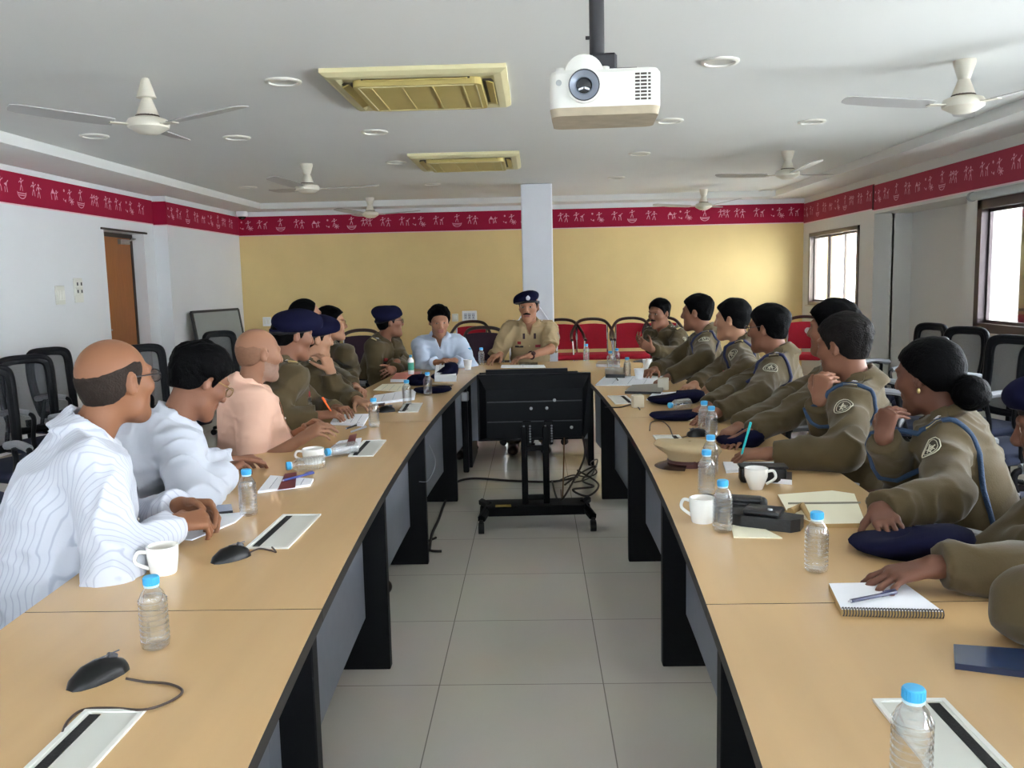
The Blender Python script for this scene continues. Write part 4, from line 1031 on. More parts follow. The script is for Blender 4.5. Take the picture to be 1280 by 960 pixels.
flat_beret(1138, 690, -.1, 'dark navy beret lying at the table edge before the woman officer', sx=.145, sy=.11, h=.05)
# khaki peaked cap
kh = mat('cap_khaki_cloth', (176, 156, 120), .85, noise=.06, nscale=60); kh_band = mat('cap_red_brown_band', (84, 44, 40), .6)
p = T(862, 580); s = empty('peaked_cap', (p.x, p.y, TT0), D(200), 'khaki peaked police cap lying left of two bottles on the right table', 'cap')
rings = []
for f, z, ox in ((.68, .02, 0), (.73, .04, .0), (1.0, .052, .006), (1.1, .066, .008), (1.02, .080, .006), (.6, .088, 0), (.05, .088, 0)):
    rg = [Vector((.115 * f * math.cos(a) + ox, .098 * f * math.sin(a), z + .016 * math.cos(a) * (f > .8))) for a in np.linspace(0, 2 * PI, 27)]
    rings.append(rg)
MB().grid(rings).build('crown', kh, s, 80)
MB().lathe([(.078, .0), (.079, .036)], seg=28, rot=Matrix.Diagonal((1.0, .86, 1)), cap=False).build('band', kh_band, s, 60)
pk = []
for r_, z in ((.076, .012), (.1, .008), (.125, -.0)):
    pk.append([Vector((r_ * math.cos(a) * 1.05, r_ * math.sin(a) * .86, max(.001, z))) for a in np.linspace(-1.0, 1.0, 12)])
MB().grid(pk).build('peak', mat('cap_peak_leather', (48, 26, 26), .25), s, 60)
MB().tube([Vector((.08 * math.cos(a), .068 * math.sin(a), .02)) for a in np.linspace(-1.3, 1.3, 14)], .005, 6).build('chin_strap', mat('cap_strap_brown', (70, 34, 32), .4), s, 60)
# ------------------------------------------------------------------ smooth bodies: distance fields turned into one closed mesh
A3 = lambda *a: np.array(a, dtype=np.float32)
def unit(v): v = np.asarray(v, dtype=np.float64); return v / (np.linalg.norm(v) + 1e-12)
def f_cone(a, b, ra, rb):
    a = np.asarray(a, np.float32); b = np.asarray(b, np.float32); ab = b - a; L2 = float(ab @ ab) + 1e-12
    def f(P):
        t = np.clip(((P - a) @ ab) / L2, 0, 1)
        return np.linalg.norm(P - a - t[:, None] * ab, axis=1) - (ra + (rb - ra) * t)
    return f
def f_ell(c, r, Rm=None):
    c = np.asarray(c, np.float32); r = np.asarray(r, np.float32); Rm = None if Rm is None else np.asarray(Rm, np.float32)
    def f(P):
        q = P - c
        if Rm is not None: q = q @ Rm           # columns of Rm are the axes
        k0 = np.linalg.norm(q / r, axis=1); k1 = np.linalg.norm(q / (r * r), axis=1) + 1e-9
        return k0 * (k0 - 1) / k1
    return f
def f_box(c, h, r, Rm):
    c = np.asarray(c, np.float32); h = np.asarray(h, np.float32) - r; Rm = np.asarray(Rm, np.float32)
    def f(P):
        q = np.abs((P - c) @ Rm) - h
        return np.linalg.norm(np.maximum(q, 0), axis=1) + np.minimum(q.max(1), 0) - r
    return f
def smin(a, b, k):
    h = np.clip(.5 + .5 * (b - a) / k, 0, 1)
    return b + (a - b) * h - k * h * (1 - h)
def smax(a, b, k): return -smin(-a, -b, k)
def vnoise(P):
    i = np.floor(P).astype(np.int64); f = (P - i).astype(np.float32); f = f * f * (3 - 2 * f)
    def h(x, y, z):
        n = (x * 374761393 + y * 668265263 + z * 2147483647 * 3 + 1013904223) & 0xffffffff
        n = ((n ^ (n >> 13)) * 1274126177) & 0xffffffff
        return ((n ^ (n >> 16)) & 0xffff).astype(np.float32) / 65535.
    x, y, z = i[:, 0], i[:, 1], i[:, 2]; fx, fy, fz = f[:, 0], f[:, 1], f[:, 2]
    L = lambda a, b, t: a + (b - a) * t
    return L(L(L(h(x, y, z), h(x + 1, y, z), fx), L(h(x, y + 1, z), h(x + 1, y + 1, z), fx), fy),
             L(L(h(x, y, z + 1), h(x + 1, y, z + 1), fx), L(h(x, y + 1, z + 1), h(x + 1, y + 1, z + 1), fx), fy), fz)
def polygonise(f, lo, hi, h, margin=.02):
    lo = np.asarray(lo, np.float64); hi = np.asarray(hi, np.float64); B = 8
    nb = np.ceil((hi - lo) / (h * B)).astype(int) + 1
    gx, gy, gz = np.meshgrid(*[np.arange(n) for n in nb], indexing='ij')
    bi = np.stack([gx.ravel(), gy.ravel(), gz.ravel()], 1)
    cen = (lo + (bi * B + (B - 1) / 2) * h).astype(np.float32)
    dc = f(cen)
    act = np.abs(dc) < h * B * .87 + margin
    dims = nb * B
    D = np.repeat(np.repeat(np.repeat(np.where(dc < 0, -1., 1.).astype(np.float32).reshape(nb), B, 0), B, 1), B, 2)
    o = np.stack([a.ravel() for a in np.meshgrid(*[np.arange(B)] * 3, indexing='ij')], 1)
    ab = bi[act]
    for s in range(0, len(ab), 400):
        idx = (ab[s:s + 400, None, :] * B + o[None]).reshape(-1, 3)
        D[idx[:, 0], idx[:, 1], idx[:, 2]] = f((lo + idx * h).astype(np.float32))
    S = D < 0
    V = {}
    nx, ny, nz = dims
    cells = np.zeros((nx - 1, ny - 1, nz - 1), bool)
    c8 = [S[i:nx - 1 + i, j:ny - 1 + j, k:nz - 1 + k] for i in (0, 1) for j in (0, 1) for k in (0, 1)]
    anyv = c8[0].copy(); allv = c8[0].copy()
    for c in c8[1:]: anyv |= c; allv &= c
    cells = anyv & ~allv
    ci = np.argwhere(cells)
    vid = np.full(cells.shape, -1, np.int32); vid[ci[:, 0], ci[:, 1], ci[:, 2]] = np.arange(len(ci))
    acc = np.zeros((len(ci), 3), np.float64); cnt = np.zeros(len(ci))
    corners = [(i, j, k) for i in (0, 1) for j in (0, 1) for k in (0, 1)]
    dv = {c: D[ci[:, 0] + c[0], ci[:, 1] + c[1], ci[:, 2] + c[2]] for c in corners}
    for a in corners:
        for ax in range(3):
            if a[ax]: continue
            b = list(a); b[ax] = 1; b = tuple(b)
            da, db = dv[a], dv[b]; x = (da < 0) != (db < 0)
            t = np.where(x, da / np.where(x, da - db, 1), 0)
            p = np.tile(np.array(a, float), (len(ci), 1)); p[:, ax] += t
            acc[x] += p[x]; cnt[x] += 1
    verts = lo + (ci + acc / cnt[:, None]) * h
    quads = []
    for ax in range(3):
        sl0 = [slice(None)] * 3; sl1 = [slice(None)] * 3; sl0[ax] = slice(0, -1); sl1[ax] = slice(1, None)
        cr = S[tuple(sl0)] != S[tuple(sl1)]
        e = np.argwhere(cr); o1, o2 = [(1, 2), (2, 0), (0, 1)][ax]
        ok = (e[:, o1] > 0) & (e[:, o2] > 0) & (e[:, o1] < dims[o1] - 1) & (e[:, o2] < dims[o2] - 1); e = e[ok]
        ins = S[e[:, 0], e[:, 1], e[:, 2]]
        def at(d1, d2):
            q = e.copy(); q[:, o1] += d1; q[:, o2] += d2; return vid[q[:, 0], q[:, 1], q[:, 2]]
        q = np.stack([at(-1, -1), at(0, -1), at(0, 0), at(-1, 0)], 1)
        q[~ins] = q[~ins][:, ::-1]
        quads.append(q)
    F = np.concatenate(quads)
    # one light smoothing pass
    nv = len(verts); nbv = np.zeros((nv, 3)); nc = np.zeros(nv)
    for k in range(4):
        a, b = F[:, k], F[:, (k + 1) % 4]
        np.add.at(nbv, a, verts[b]); np.add.at(nc, a, 1)
    verts = verts * .45 + .55 * nbv / np.maximum(nc, 1)[:, None]
    return verts, F
def sdf_object(name, f, lo, hi, h, mats, parent, origin, mid=None, margin=.02):
    v, F = polygonise(f, lo, hi, h, margin)
    me = bpy.data.meshes.new(name)
    me.vertices.add(len(v)); me.vertices.foreach_set('co', (v - np.asarray(origin)).astype(np.float32).ravel())
    me.loops.add(F.size); me.loops.foreach_set('vertex_index', F.astype(np.int32).ravel())
    me.polygons.add(len(F)); me.polygons.foreach_set('loop_start', np.arange(0, F.size, 4, dtype=np.int32))
    me.polygons.foreach_set('use_smooth', np.ones(len(F), bool))
    for m in mats: me.materials.append(m)
    if mid is not None: me.polygons.foreach_set('material_index', mid(v[F].mean(1)).astype(np.int32))
    me.update(calc_edges=True)
    o = bpy.data.objects.new(name, me); C.objects.link(o)
    if parent is None: o.location = origin
    else: o.parent = parent
    return o
def trace(f, p, d, far=.4):         # march from p along d until the surface
    p = np.asarray(p, np.float32).reshape(-1, 3).copy(); d = np.asarray(d, np.float32); d = np.broadcast_to(d, p.shape)
    t = np.zeros(len(p), np.float32)
    for _ in range(40):
        s = f(p + d * t[:, None]); t = np.minimum(t + s * .8, far)
    return p + d * t[:, None]
def grad(f, p, e=.003):
    p = np.asarray(p, np.float32).reshape(-1, 3); g = []
    for k in range(3):
        q = np.zeros(3, np.float32); q[k] = e; g.append(f(p + q) - f(p - q))
    g = np.stack(g, 1); return g / (np.linalg.norm(g, axis=1, keepdims=True) + 1e-9)
def hug(f, P, off):                  # lay points on the surface, off metres above it
    P = np.asarray(P, np.float32)
    for _ in range(6): P = P - grad(f, P) * (f(P) - off)[:, None] * .9
    return P
# ------------------------------------------------------------------ people
def skin(name, c): return mat('skin_' + name, c, .55, noise=.07, nscale=14, bump=.03, bscale=160, spec=.35)
hair_black = mat('hair_black', (6, 6, 7), .6, noise=.3, nscale=60, bump=.4, bscale=180, spec=.05)
hair_grey = mat('hair_dark_grey', (22, 19, 18), .6, noise=.8, nscale=70, bump=.5, bscale=180, spec=.08)
hair_short = mat('hair_cropped', (44, 35, 30), .8, noise=.3, nscale=80, bump=.3, bscale=200, spec=.2)
eye_white = mat('eye_white', (176, 164, 154), .3); iris = mat('eye_dark', (28, 18, 14), .15); lip = mat('lip_brown', (136, 82, 72), .5)
hair_faint = mat('hair_stubble_faint', (126, 92, 72), .7, noise=.2, nscale=90, spec=.2)
stubble = mat('stubble_skin', (142, 112, 96), .7, noise=.15, nscale=90)
olive = mat('uniform_olive_khaki', (78, 66, 43), .9, noise=.10, nscale=24, bump=.08, bscale=220, sheen=.15, spec=.2)
tan = mat('uniform_tan', (166, 146, 112), .9, noise=.06, nscale=24, bump=.06, bscale=220, spec=.2)
peach = mat('peach_shirt', (224, 182, 160), .85, noise=.05, nscale=10, bump=.05, bscale=200, spec=.2)
white_shirt = mat('white_shirt', (190, 194, 204), .85, noise=.03, nscale=10, bump=.05, bscale=200, spec=.2)
pale_blue = mat('pale_blue_shirt', (192, 205, 224), .85, noise=.03, nscale=10, bump=.04, bscale=200, spec=.2)
def stripe_mat():
    m = mat('white_striped_shirt', (230, 232, 238), .85, bump=.05, bscale=200, spec=.2); nt = m.node_tree; b = nt.nodes['Principled BSDF']
    tc = nt.nodes.new('ShaderNodeTexCoord'); w = nt.nodes.new('ShaderNodeTexWave'); w.inputs['Scale'].default_value = 24; w.inputs['Distortion'].default_value = .3; w.inputs['Detail Scale'].default_value = .5
    mp = nt.nodes.new('ShaderNodeMapping'); mp.inputs['Rotation'].default_value = (0, 0, D(58))
    nt.links.new(tc.outputs['Object'], mp.inputs['Vector']); nt.links.new(mp.outputs['Vector'], w.inputs['Vector'])
    r = nt.nodes.new('ShaderNodeValToRGB'); r.color_ramp.elements[0].position = .0; r.color_ramp.elements[0].color = srgb(168, 172, 186); r.color_ramp.elements[1].position = .16; r.color_ramp.elements[1].color = srgb(192, 195, 204)
    nt.links.new(w.outputs['Fac'], r.inputs['Fac']); nt.links.new(r.outputs['Color'], b.inputs['Base Color']); return m
striped = stripe_mat()
trouser_dark = mat('dark_trousers', (44, 44, 50), .9, noise=.08); trouser_olive = mat('olive_trousers', (88, 79, 56), .9, noise=.08)
shoe_m = mat('shoe_leather', (40, 26, 20), .3)
gold = mat('insignia_gold', (206, 186, 130), .35, .6); silver = mat('insignia_silver', (222, 222, 224), .3, .6); red_tab = mat('red_tab', (140, 30, 34), .7)
cord_navy = mat('lanyard_navy', (28, 36, 76), .7, bump=.4, bscale=200); cord_teal = mat('lanyard_blue', (36, 62, 92), .7, bump=.4, bscale=200); patch_m = mat('sleeve_patch_dark', (62, 54, 42), .8); patch_line = mat('sleeve_patch_thread', (196, 190, 168), .7)
specs_dark = mat('spectacle_frame_dark', (30, 28, 34), .3); specs_gold = mat('spectacle_frame_gold', (150, 122, 74), .3, .7); lensm = mat_clear('spectacle_lens', (.97, .98, .98, 1), .02, .05)
watch_m = mat('watch_dark_red', (64, 20, 22), .3); steel = mat('watch_steel', (180, 180, 184), .25, .9)
def basis(yaw, pitch=0, roll=0):
    # columns: right, forward, up ; forward at yaw (deg from +x), pitch down positive
    y = math.radians(yaw); p = math.radians(-pitch)
    f = np.array([math.cos(y) * math.cos(p), math.sin(y) * math.cos(p), math.sin(p)]); r = np.array([math.sin(y), -math.cos(y), 0]); u = np.cross(r, f)
    a = math.radians(roll); r2 = r * math.cos(a) + u * math.sin(a); u2 = np.cross(r2, f)
    return np.stack([r2, f, u2], 1)
def two_bone(S, W, hint, a, b):
    S, W, hint = map(lambda v: np.asarray(v, float), (S, W, hint)); d = W - S; L = np.linalg.norm(d)
    mx = (a + b) * .995
    if L > mx: a *= L / mx; b *= L / mx
    d /= np.linalg.norm(d); L = np.linalg.norm(W - S)
    x = (a * a - b * b + L * L) / (2 * L); hgt = math.sqrt(max(0, a * a - x * x))
    n = hint - S; n = n - d * (n @ d); n = unit(n)
    return S + d * x + n * hgt
def hand_prims(W, hd, pn, side, curl, s=1., spread=.12):
    """palm, five fingers: hd along the hand, pn out of the palm, side +1 = thumb on the right of hd seen from the back"""
    hd = unit(hd); pn = unit(np.asarray(pn, float) - hd * (np.asarray(pn, float) @ hd)); tx = unit(np.cross(pn, hd)) * side   # towards the thumb
    pr = []; kn = []
    xs = (.030, .010, -.010, -.029); ls = (.088, .092, .087, .078)
    for x, l in zip(xs, ls):
        k = W + hd * l * s + tx * x * s; kn.append(k)
        pr.append(f_cone(W + hd * .012 * s + tx * x * .6 * s, k, .0135 * s, .0115 * s))
    F = [((.040, .025, .020), .0086), ((.045, .029, .021), .0088), ((.041, .027, .020), .0083), ((.032, .019, .018), .0074)]
    fingers = []
    for i, (k, (seg, r)) in enumerate(zip(kn, F)):
        d = unit(hd + tx * spread * (1.3 - i) * .6); c = curl * (1 + .07 * i); p = k
        for j, L in enumerate(seg):
            a = c * (.75, 1.05, .7)[j]; d = unit(d * math.cos(a) + pn * math.sin(a)); q = p + d * L * s
            fingers.append(f_cone(p, q, r * s * (1 - .06 * j), r * s * (.94 - .07 * j))); p = q
    d = unit(tx * .85 + hd * .75 + pn * .35); p = W + hd * .022 * s + tx * .024 * s
    for j, (L, r) in enumerate(((.042, .0135), (.032, .0105), (.026, .0092))):
        q = p + d * L * s; fingers.append(f_cone(p, q, r * s, r * s * .9)); p = q; d = unit(d + hd * .35 + pn * .28 * (curl + .3) - tx * .25 * (j > 0))
    return pr, fingers
def union(fs, k):
    def f(P):
        d = fs[0](P)
        for g in fs[1:]: d = smin(d, g(P), k)
        return d
    return f
def person(label, head, gaze, torso, armR, armL, skin_m, shirt_m, pitch=0, tilt=0, hair='short', hair_m=None, sleeves='long', trouser=None,
           beret=None, glasses=None, uniform=False, lanyard=None, moustache=False, stubbled=False, vox=.006, size=1., patch=None, twist=0,
           shy=0, lean=None, epaulette=True, belly=.0, watch=None, bulk=0., hipback=0., brow=True, badge=False, woman=False, lh=None, tabs=False, holdp=None, neckf=.05, neckh=.146, shz=-.05, group=None):
    s = size; Hc = np.array(ony(*head)) if len(head) == 3 and not isinstance(head, np.ndarray) and head[1] > 20 else np.asarray(head, float)
    HB = basis(gaze, pitch, tilt); TBs = basis(torso); ft = TBs[:, 1]; rt = TBs[:, 0]
    hfwd = np.array([HB[0, 1], HB[1, 1], 0])
    N = Hc - ft * neckf * s - hfwd * .012 - np.array([0, 0, neckh * s])
    tl = .46 * s; hipz = .53
    ln = math.acos(max(-1, min(1, (N[2] - hipz) / tl))) if lean is None else math.radians(lean)
    ln = min(ln, 1.15)
    bk = bulk
    up = unit(np.array([0, 0, math.cos(ln)]) + ft * math.sin(ln)); H = N - up * tl - ft * hipback
    if abs(H[2] - hipz) > .01:        # taller or shorter trunk
        H[2] = hipz; tl = np.linalg.norm(N - H); up = unit(N - H)
    rs = unit(rt * math.cos(math.radians(twist)) + ft * math.sin(math.radians(twist)))
    fs = unit(np.cross(up, rs)); 
    TB = np.stack([rs, fs, up], 1)
    hw = (.165 if not woman else .148) * s
    SR = N + rs * hw + up * shz + fs * .015; SL = N - rs * hw + up * shz + fs * .015
    la, lf = .285 * s, .25 * s
    def arm(S, a):
        W = np.asarray(a['w'], float); e = two_bone(S, W, a['e'], la, lf); return e, W
    ER, WR = arm(SR, armR); EL, WL = arm(SL, armL)
    for nm, S_, E_, W_ in (('R', SR, ER, WR), ('L', SL, EL, WL)):
        r_ = np.linalg.norm(W_ - S_)
        if r_ > (la + lf) * 1.02: print('REACH', label[:30], nm, round(r_, 2), 'of', round(la + lf, 2))
    KR = H + rs * .0 + rt * .11 * s + ft * .42 * s; KR[2] = .535; KL = H - rt * .11 * s + ft * .42 * s; KL[2] = .535
    AR = KR + ft * (-.02) + rt * .02; AR[2] = .09; AL = KL - ft * .04 - rt * .02; AL[2] = .09
    base = np.array([H[0], H[1], 0.])
    b_ = belly
    trunk = lambda o: [f_ell(H + up * .31 * s + fs * .005, (.150 * s + o + bk, .105 * s + o + bk, .20 * s + o), TB), f_ell(H + up * .14 * s + fs * (.02 + b_ * .6), (.148 * s + o + b_ * .5 + bk, .112 * s + o + b_ + bk, .17 * s + o), TB),
                       f_ell(H + up * .02, (.165 * s + o, .125 * s + o, .12 * s + o), TB),
                       f_cone(SR - rs * .02, SL + rs * .02, .062 * s + o, .062 * s + o), f_cone(N + up * .01, SR - rs * .03, .048 * s + o, .05 * s + o), f_cone(N + up * .01, SL + rs * .03, .048 * s + o, .05 * s + o)]
    if woman: 
        t0 = trunk
        trunk = lambda o: t0(o) + [f_ell(H + up * .31 * s + fs * .085 + rs * q * .065, (.06 + o, .055 + o, .06 + o), TB) for q in (-1, 1)]
    def headw(P): return (P - Hc.astype(np.float32)) @ HB.astype(np.float32) / s    # head frame
    hl = lambda p: Hc + HB @ (np.asarray(p, float) * s)
    def f_head(P):
        q = headw(P); E = f_ell
        d = E((0, -.014, .028), (.0745, .097, .088))(q)
        d = smin(d, E((0, .022, -.03), (.058, .068, .084))(q), .035)
        d = smin(d, f_cone((-.035, .018, -.078), (0, .07, -.098), .022, .020)(q), .03); d = smin(d, f_cone((.035, .018, -.078), (0, .07, -.098), .022, .020)(q), .03)
        for x in (-1, 1):
            d = smin(d, E((x * .044, .058, -.018), (.022, .024, .02))(q), .025)
            d = smax(d, -E((x * .031, .094, .010), (.019, .016, .012))(q), .012)
            d = smin(d, E((x * .031, .0735, .009), (.0145, .0135, .0125))(q), .003)
            d = smin(d, f_cone((x * .012, .088, .030), (x * .048, .074, .030), .0085, .007)(q), .014)
            d = smin(d, E((x * .013, .099, -.029), (.009, .011, .008))(q), .008)
            e = E((x * .078, -.012, -.002), (.010, .019, .032), basis(90 - x * 25, 0, 0))(q); e = smax(e, -E((x * .088, -.006, .0), (.007, .011, .019))(q), .004)
            d = smin(d, e, .006)
        d = smin(d, f_cone((0, .086, .022), (0, .106, -.021), .008, .0125)(q), .012)
        d = smin(d, f_cone((-.02, .083, -.052), (.02, .083, -.052), .007, .007)(q), .008); d = smin(d, f_cone((-.016, .083, -.064), (.016, .083, -.064), .0075, .0075)(q), .007)
        d = smax(d, -f_cone((-.022, .094, -.0575), (.022, .094, -.0575), .0022, .0022)(q), .003)
        return d * s
    neck = f_cone(hl((0, -.022, -.045)), N - up * .03, .050 * s, .060 * s)
    armp = lambda S, E_, W_, o, e2=0: [f_cone(S, E_, .050 * s + o, .039 * s + o + e2), f_cone(E_, W_, .039 * s + o + e2, .026 * s + o + e2)]
    # hands
    hp = []; fing = []
    for a, E_, W_, sd in ((armR, ER, WR, -1), (armL, EL, WL, 1)):
        hd = np.asarray(a.get('hd', unit(W_ - E_)), float); pn = np.asarray(a.get('pn', (0, 0, -1)), float)
        p1, p2 = hand_prims(W_, hd, pn, sd, a.get('curl', .35), s * (.93 if woman else 1.), a.get('spread', .12)); hp += [p1]; fing += [p2]
    ftrunk = union(trunk(-.016), .03); legs = [f_cone(H + rt * .085 * s, KR, .088 * s, .062 * s), f_cone(H - rt * .085 * s, KL, .088 * s, .062 * s), f_cone(KR, AR, .060 * s, .040 * s), f_cone(KL, AL, .060 * s, .040 * s)]
    fleg = union(legs, .03); fa = [union(armp(SR, ER, WR, -.002), .02), union(armp(SL, EL, WL, -.002), .02)]; fh = [union(h, .014) for h in hp]; ff = [union(g, .0035) for g in fing]
    def f_body(P):
        d = smin(f_head(P), neck(P), .022); d = smin(d, ftrunk(P), .012); d = smin(d, fleg(P), .03)
        for a, h, g in zip(fa, fh, ff):
            x = smin(a(P), h(P), .02); x = smin(x, g(P), .005); d = smin(d, x, .008)
        return d
    allp = np.array([Hc, N, H, SR, SL, ER, EL, WR, WL, KR, KL, AR, AL]); lo = allp.min(0) - .2; hi = allp.max(0) + .2; lo[2] = max(lo[2], .02); hi[2] = max(Hc[2] + .16, hi[2])
    def mid(c):
        q = headw(c.astype(np.float32)); m = np.zeros(len(c))
        for x in (-1, 1):
            e = np.linalg.norm((q - A3(x * .031, .0735, .009)) / A3(.0145, .0135, .0125), axis=1); on = (e < 1.12) & (q[:, 1] > .081) & (np.abs(q[:, 2] - .008) < .0062 - 14 * (q[:, 0] - x * .031) ** 2); m[on] = 1
            m[on & (np.hypot(q[:, 0] - x * .031, q[:, 2] - .009) < .0072)] = 2
        m[(np.abs(q[:, 0]) < .024) & (q[:, 2] > -.071) & (q[:, 2] < -.046) & (q[:, 1] > .084 - 6 * q[:, 0] ** 2)] = 3
        if stubbled: m[(m == 0) & (q[:, 2] < -.042 + .25 * np.clip(.05 - q[:, 1], 0, .1)) & (q[:, 2] > -.12) & (q[:, 1] > .0) & (np.abs(q[:, 0]) < .08)] = 4
        return m
    root = sdf_object('person', f_body, lo, hi, vox, [skin_m, eye_white, iris, lip, stubble], None, base, mid, .03)
    tag(root, label, 'person', group)
    O = base
    # shirt
    shirt_o = .013
    ftr = union(trunk(shirt_o), .05); cut = .0
    slv = []
    for S, E_, W_ in ((SR, ER, WR), (SL, EL, WL)):
        slv.append(union(armp(S, E_, W_, .016, .006), .025))
    nax = unit(hl((0, -.02, -.05)) - N); ncut = f_cone(N - nax * .1, hl((0, -.022, -.04)), .0640 * s, .0610 * s)
    col_o = f_cone(N - nax * .03, N + nax * .055 * s, .084 * s, .071 * s); flare = f_cone(N - nax * .012 * s, N + nax * .055 * s, .102 * s, .072 * s)
    def f_shirt0(P):
        d = np.maximum(ftr(P), ((P - (N + nax * .022).astype(np.float32)) @ nax.astype(np.float32)))       # shoulders end at the neck
        for g, S, E_, W_ in ((slv[0], SR, ER, WR), (slv[1], SL, EL, WL)):
            x = g(P)
            if sleeves == 'long': ax = unit(W_ - E_); c = W_ - ax * .012
            else: ax = unit(E_ - S); c = S + (E_ - S) * (.82 if sleeves == 'short' else .9)
            pl = (P - c.astype(np.float32)) @ ax.astype(np.float32)
            if sleeves != 'long':
                x = union([f_cone(S, E_, .072 * s, .060 * s)], .01)(P)
            x = np.maximum(x, pl); d = smin(d, x, .022)
        h = (P - N.astype(np.float32)) @ nax.astype(np.float32)
        fr = (P - N.astype(np.float32)) @ ft.astype(np.float32); sd = np.abs((P - N.astype(np.float32)) @ rt.astype(np.float32))
        c = np.minimum(flare(P), col_o(P)); c = np.maximum(c, h - (.052 - .30 * np.clip(fr, 0, .1)) * s)
        c = np.maximum(c, -h - (.018 + .2 * np.clip(fr, 0, .1)) * s)
        d = smin(d, c, .006)
        vv = np.maximum(.018 - sd + .30 * (h + .05), 0) * 0 + (sd - np.clip(.004 + .30 * (h + .05), 0, .032))     # open wedge at the throat
        w = np.maximum(np.maximum(vv, -fr + .02), -(h + .07)); d = np.maximum(d, -w)
        d = np.maximum(d, -np.maximum(ncut(P), -(h + .06)))
        hem = (P - (H - up * .06).astype(np.float32)) @ up.astype(np.float32)
        return np.maximum(d, -hem)
    Ej = np.array([ER, EL], np.float32); seed = random.random() * 50
    def f_shirt(P):
        d = f_shirt0(P); near = np.abs(d) < .03
        if near.any():
            Q = P[near].astype(np.float64) + seed
            w = vnoise(Q * 6.); a = vnoise(Q * 10. + w[:, None] * 2.2); r1 = 1 - np.abs(2 * a - 1); b = vnoise(Q * (17, 17, 26) + w[:, None] * 1.5); r2 = 1 - np.abs(2 * b - 1)
            el = np.exp(-np.min(np.linalg.norm(P[near][:, None] - Ej[None], axis=2), axis=1) / .09)
            d = d.copy(); d[near] -= (r1 ** 2 - .35) * (.012 + .010 * el) + (r2 ** 2 - .35) * (.005 + .005 * el)
        return d
    vs = max(.0058, vox * 1.12)
    pts = np.array([N + up * .1, H, SR, SL, ER, EL, WR, WL]); l2 = pts.min(0) - .24; h2 = pts.max(0) + .16
    sh = sdf_object('shirt', f_shirt, l2, h2, vs, [shirt_m], root, O, None, .03)
    f_trunk = lambda P: ftr(P) - .006
    # placket, buttons, pocket flaps
    ctr = lambda u, v: H + up * u * s + rs * v * s + fs * .30
    strip = [[None, None] for _ in range(14)]
    P = np.array([ctr(.05 + .36 * i / 13, v) for i in range(14) for v in (-.016, -.008, .008, .016)]); P = trace(f_trunk, P, -fs)
    P = P + fs * .0025; mb = MB(); mb.grid([[Vector(P[i * 4 + j]) for j in range(4)] for i in range(14)])
    mb.build('placket', shirt_m, sh, 80, origin=O)
    for u in (.08, .16, .24, .32):
        p = trace(f_trunk, [ctr(u, 0)], -fs)[0] + fs * .004
        MB().ball(p, (.0055, .0055, .0055), 0, 8, 5).build('button', gold if uniform else mat('shirt_button', (225, 225, 222), .4), sh, 60, origin=O)
    def badge_on(u, v, w, h_, m, name, par=sh, n=(6, 4), o=.003, m2=None):
        P = np.array([ctr(u - h_ / 2 + h_ * i / n[1], v - w / 2 + w * j / n[0]) for i in range(n[1] + 1) for j in range(n[0] + 1)]); P = trace(f_trunk, P, -fs) + fs * o
        g = [[Vector(P[i * (n[0] + 1) + j]) for j in range(n[0] + 1)] for i in range(n[1] + 1)]
        mb = MB().grid(g); k = [[p - Vector(fs) * (o + .004) for p in r] for r in g]
        per = g[0] + [r[-1] for r in g[1:]] + g[-1][::-1][1:] + [r[0] for r in g[::-1][1:-1]]; pk = k[0] + [r[-1] for r in k[1:]] + k[-1][::-1][1:] + [r[0] for r in k[::-1][1:-1]]
        q = len(per); mb.add(per + pk, [(i, q + i, q + (i + 1) % q, (i + 1) % q) for i in range(q)])
        return mb.build(name, m, par, 60, origin=O)
    if uniform or shirt_m in (white_shirt, striped, pale_blue, peach):
        sides = (-1, 1) if uniform else (-1,)
        for q in sides: badge_on(.285, q * .085, .10, .022, shirt_m, 'pocket_flap'); badge_on(.215, q * .085, .10, .11, shirt_m, 'pocket', o=.0015)
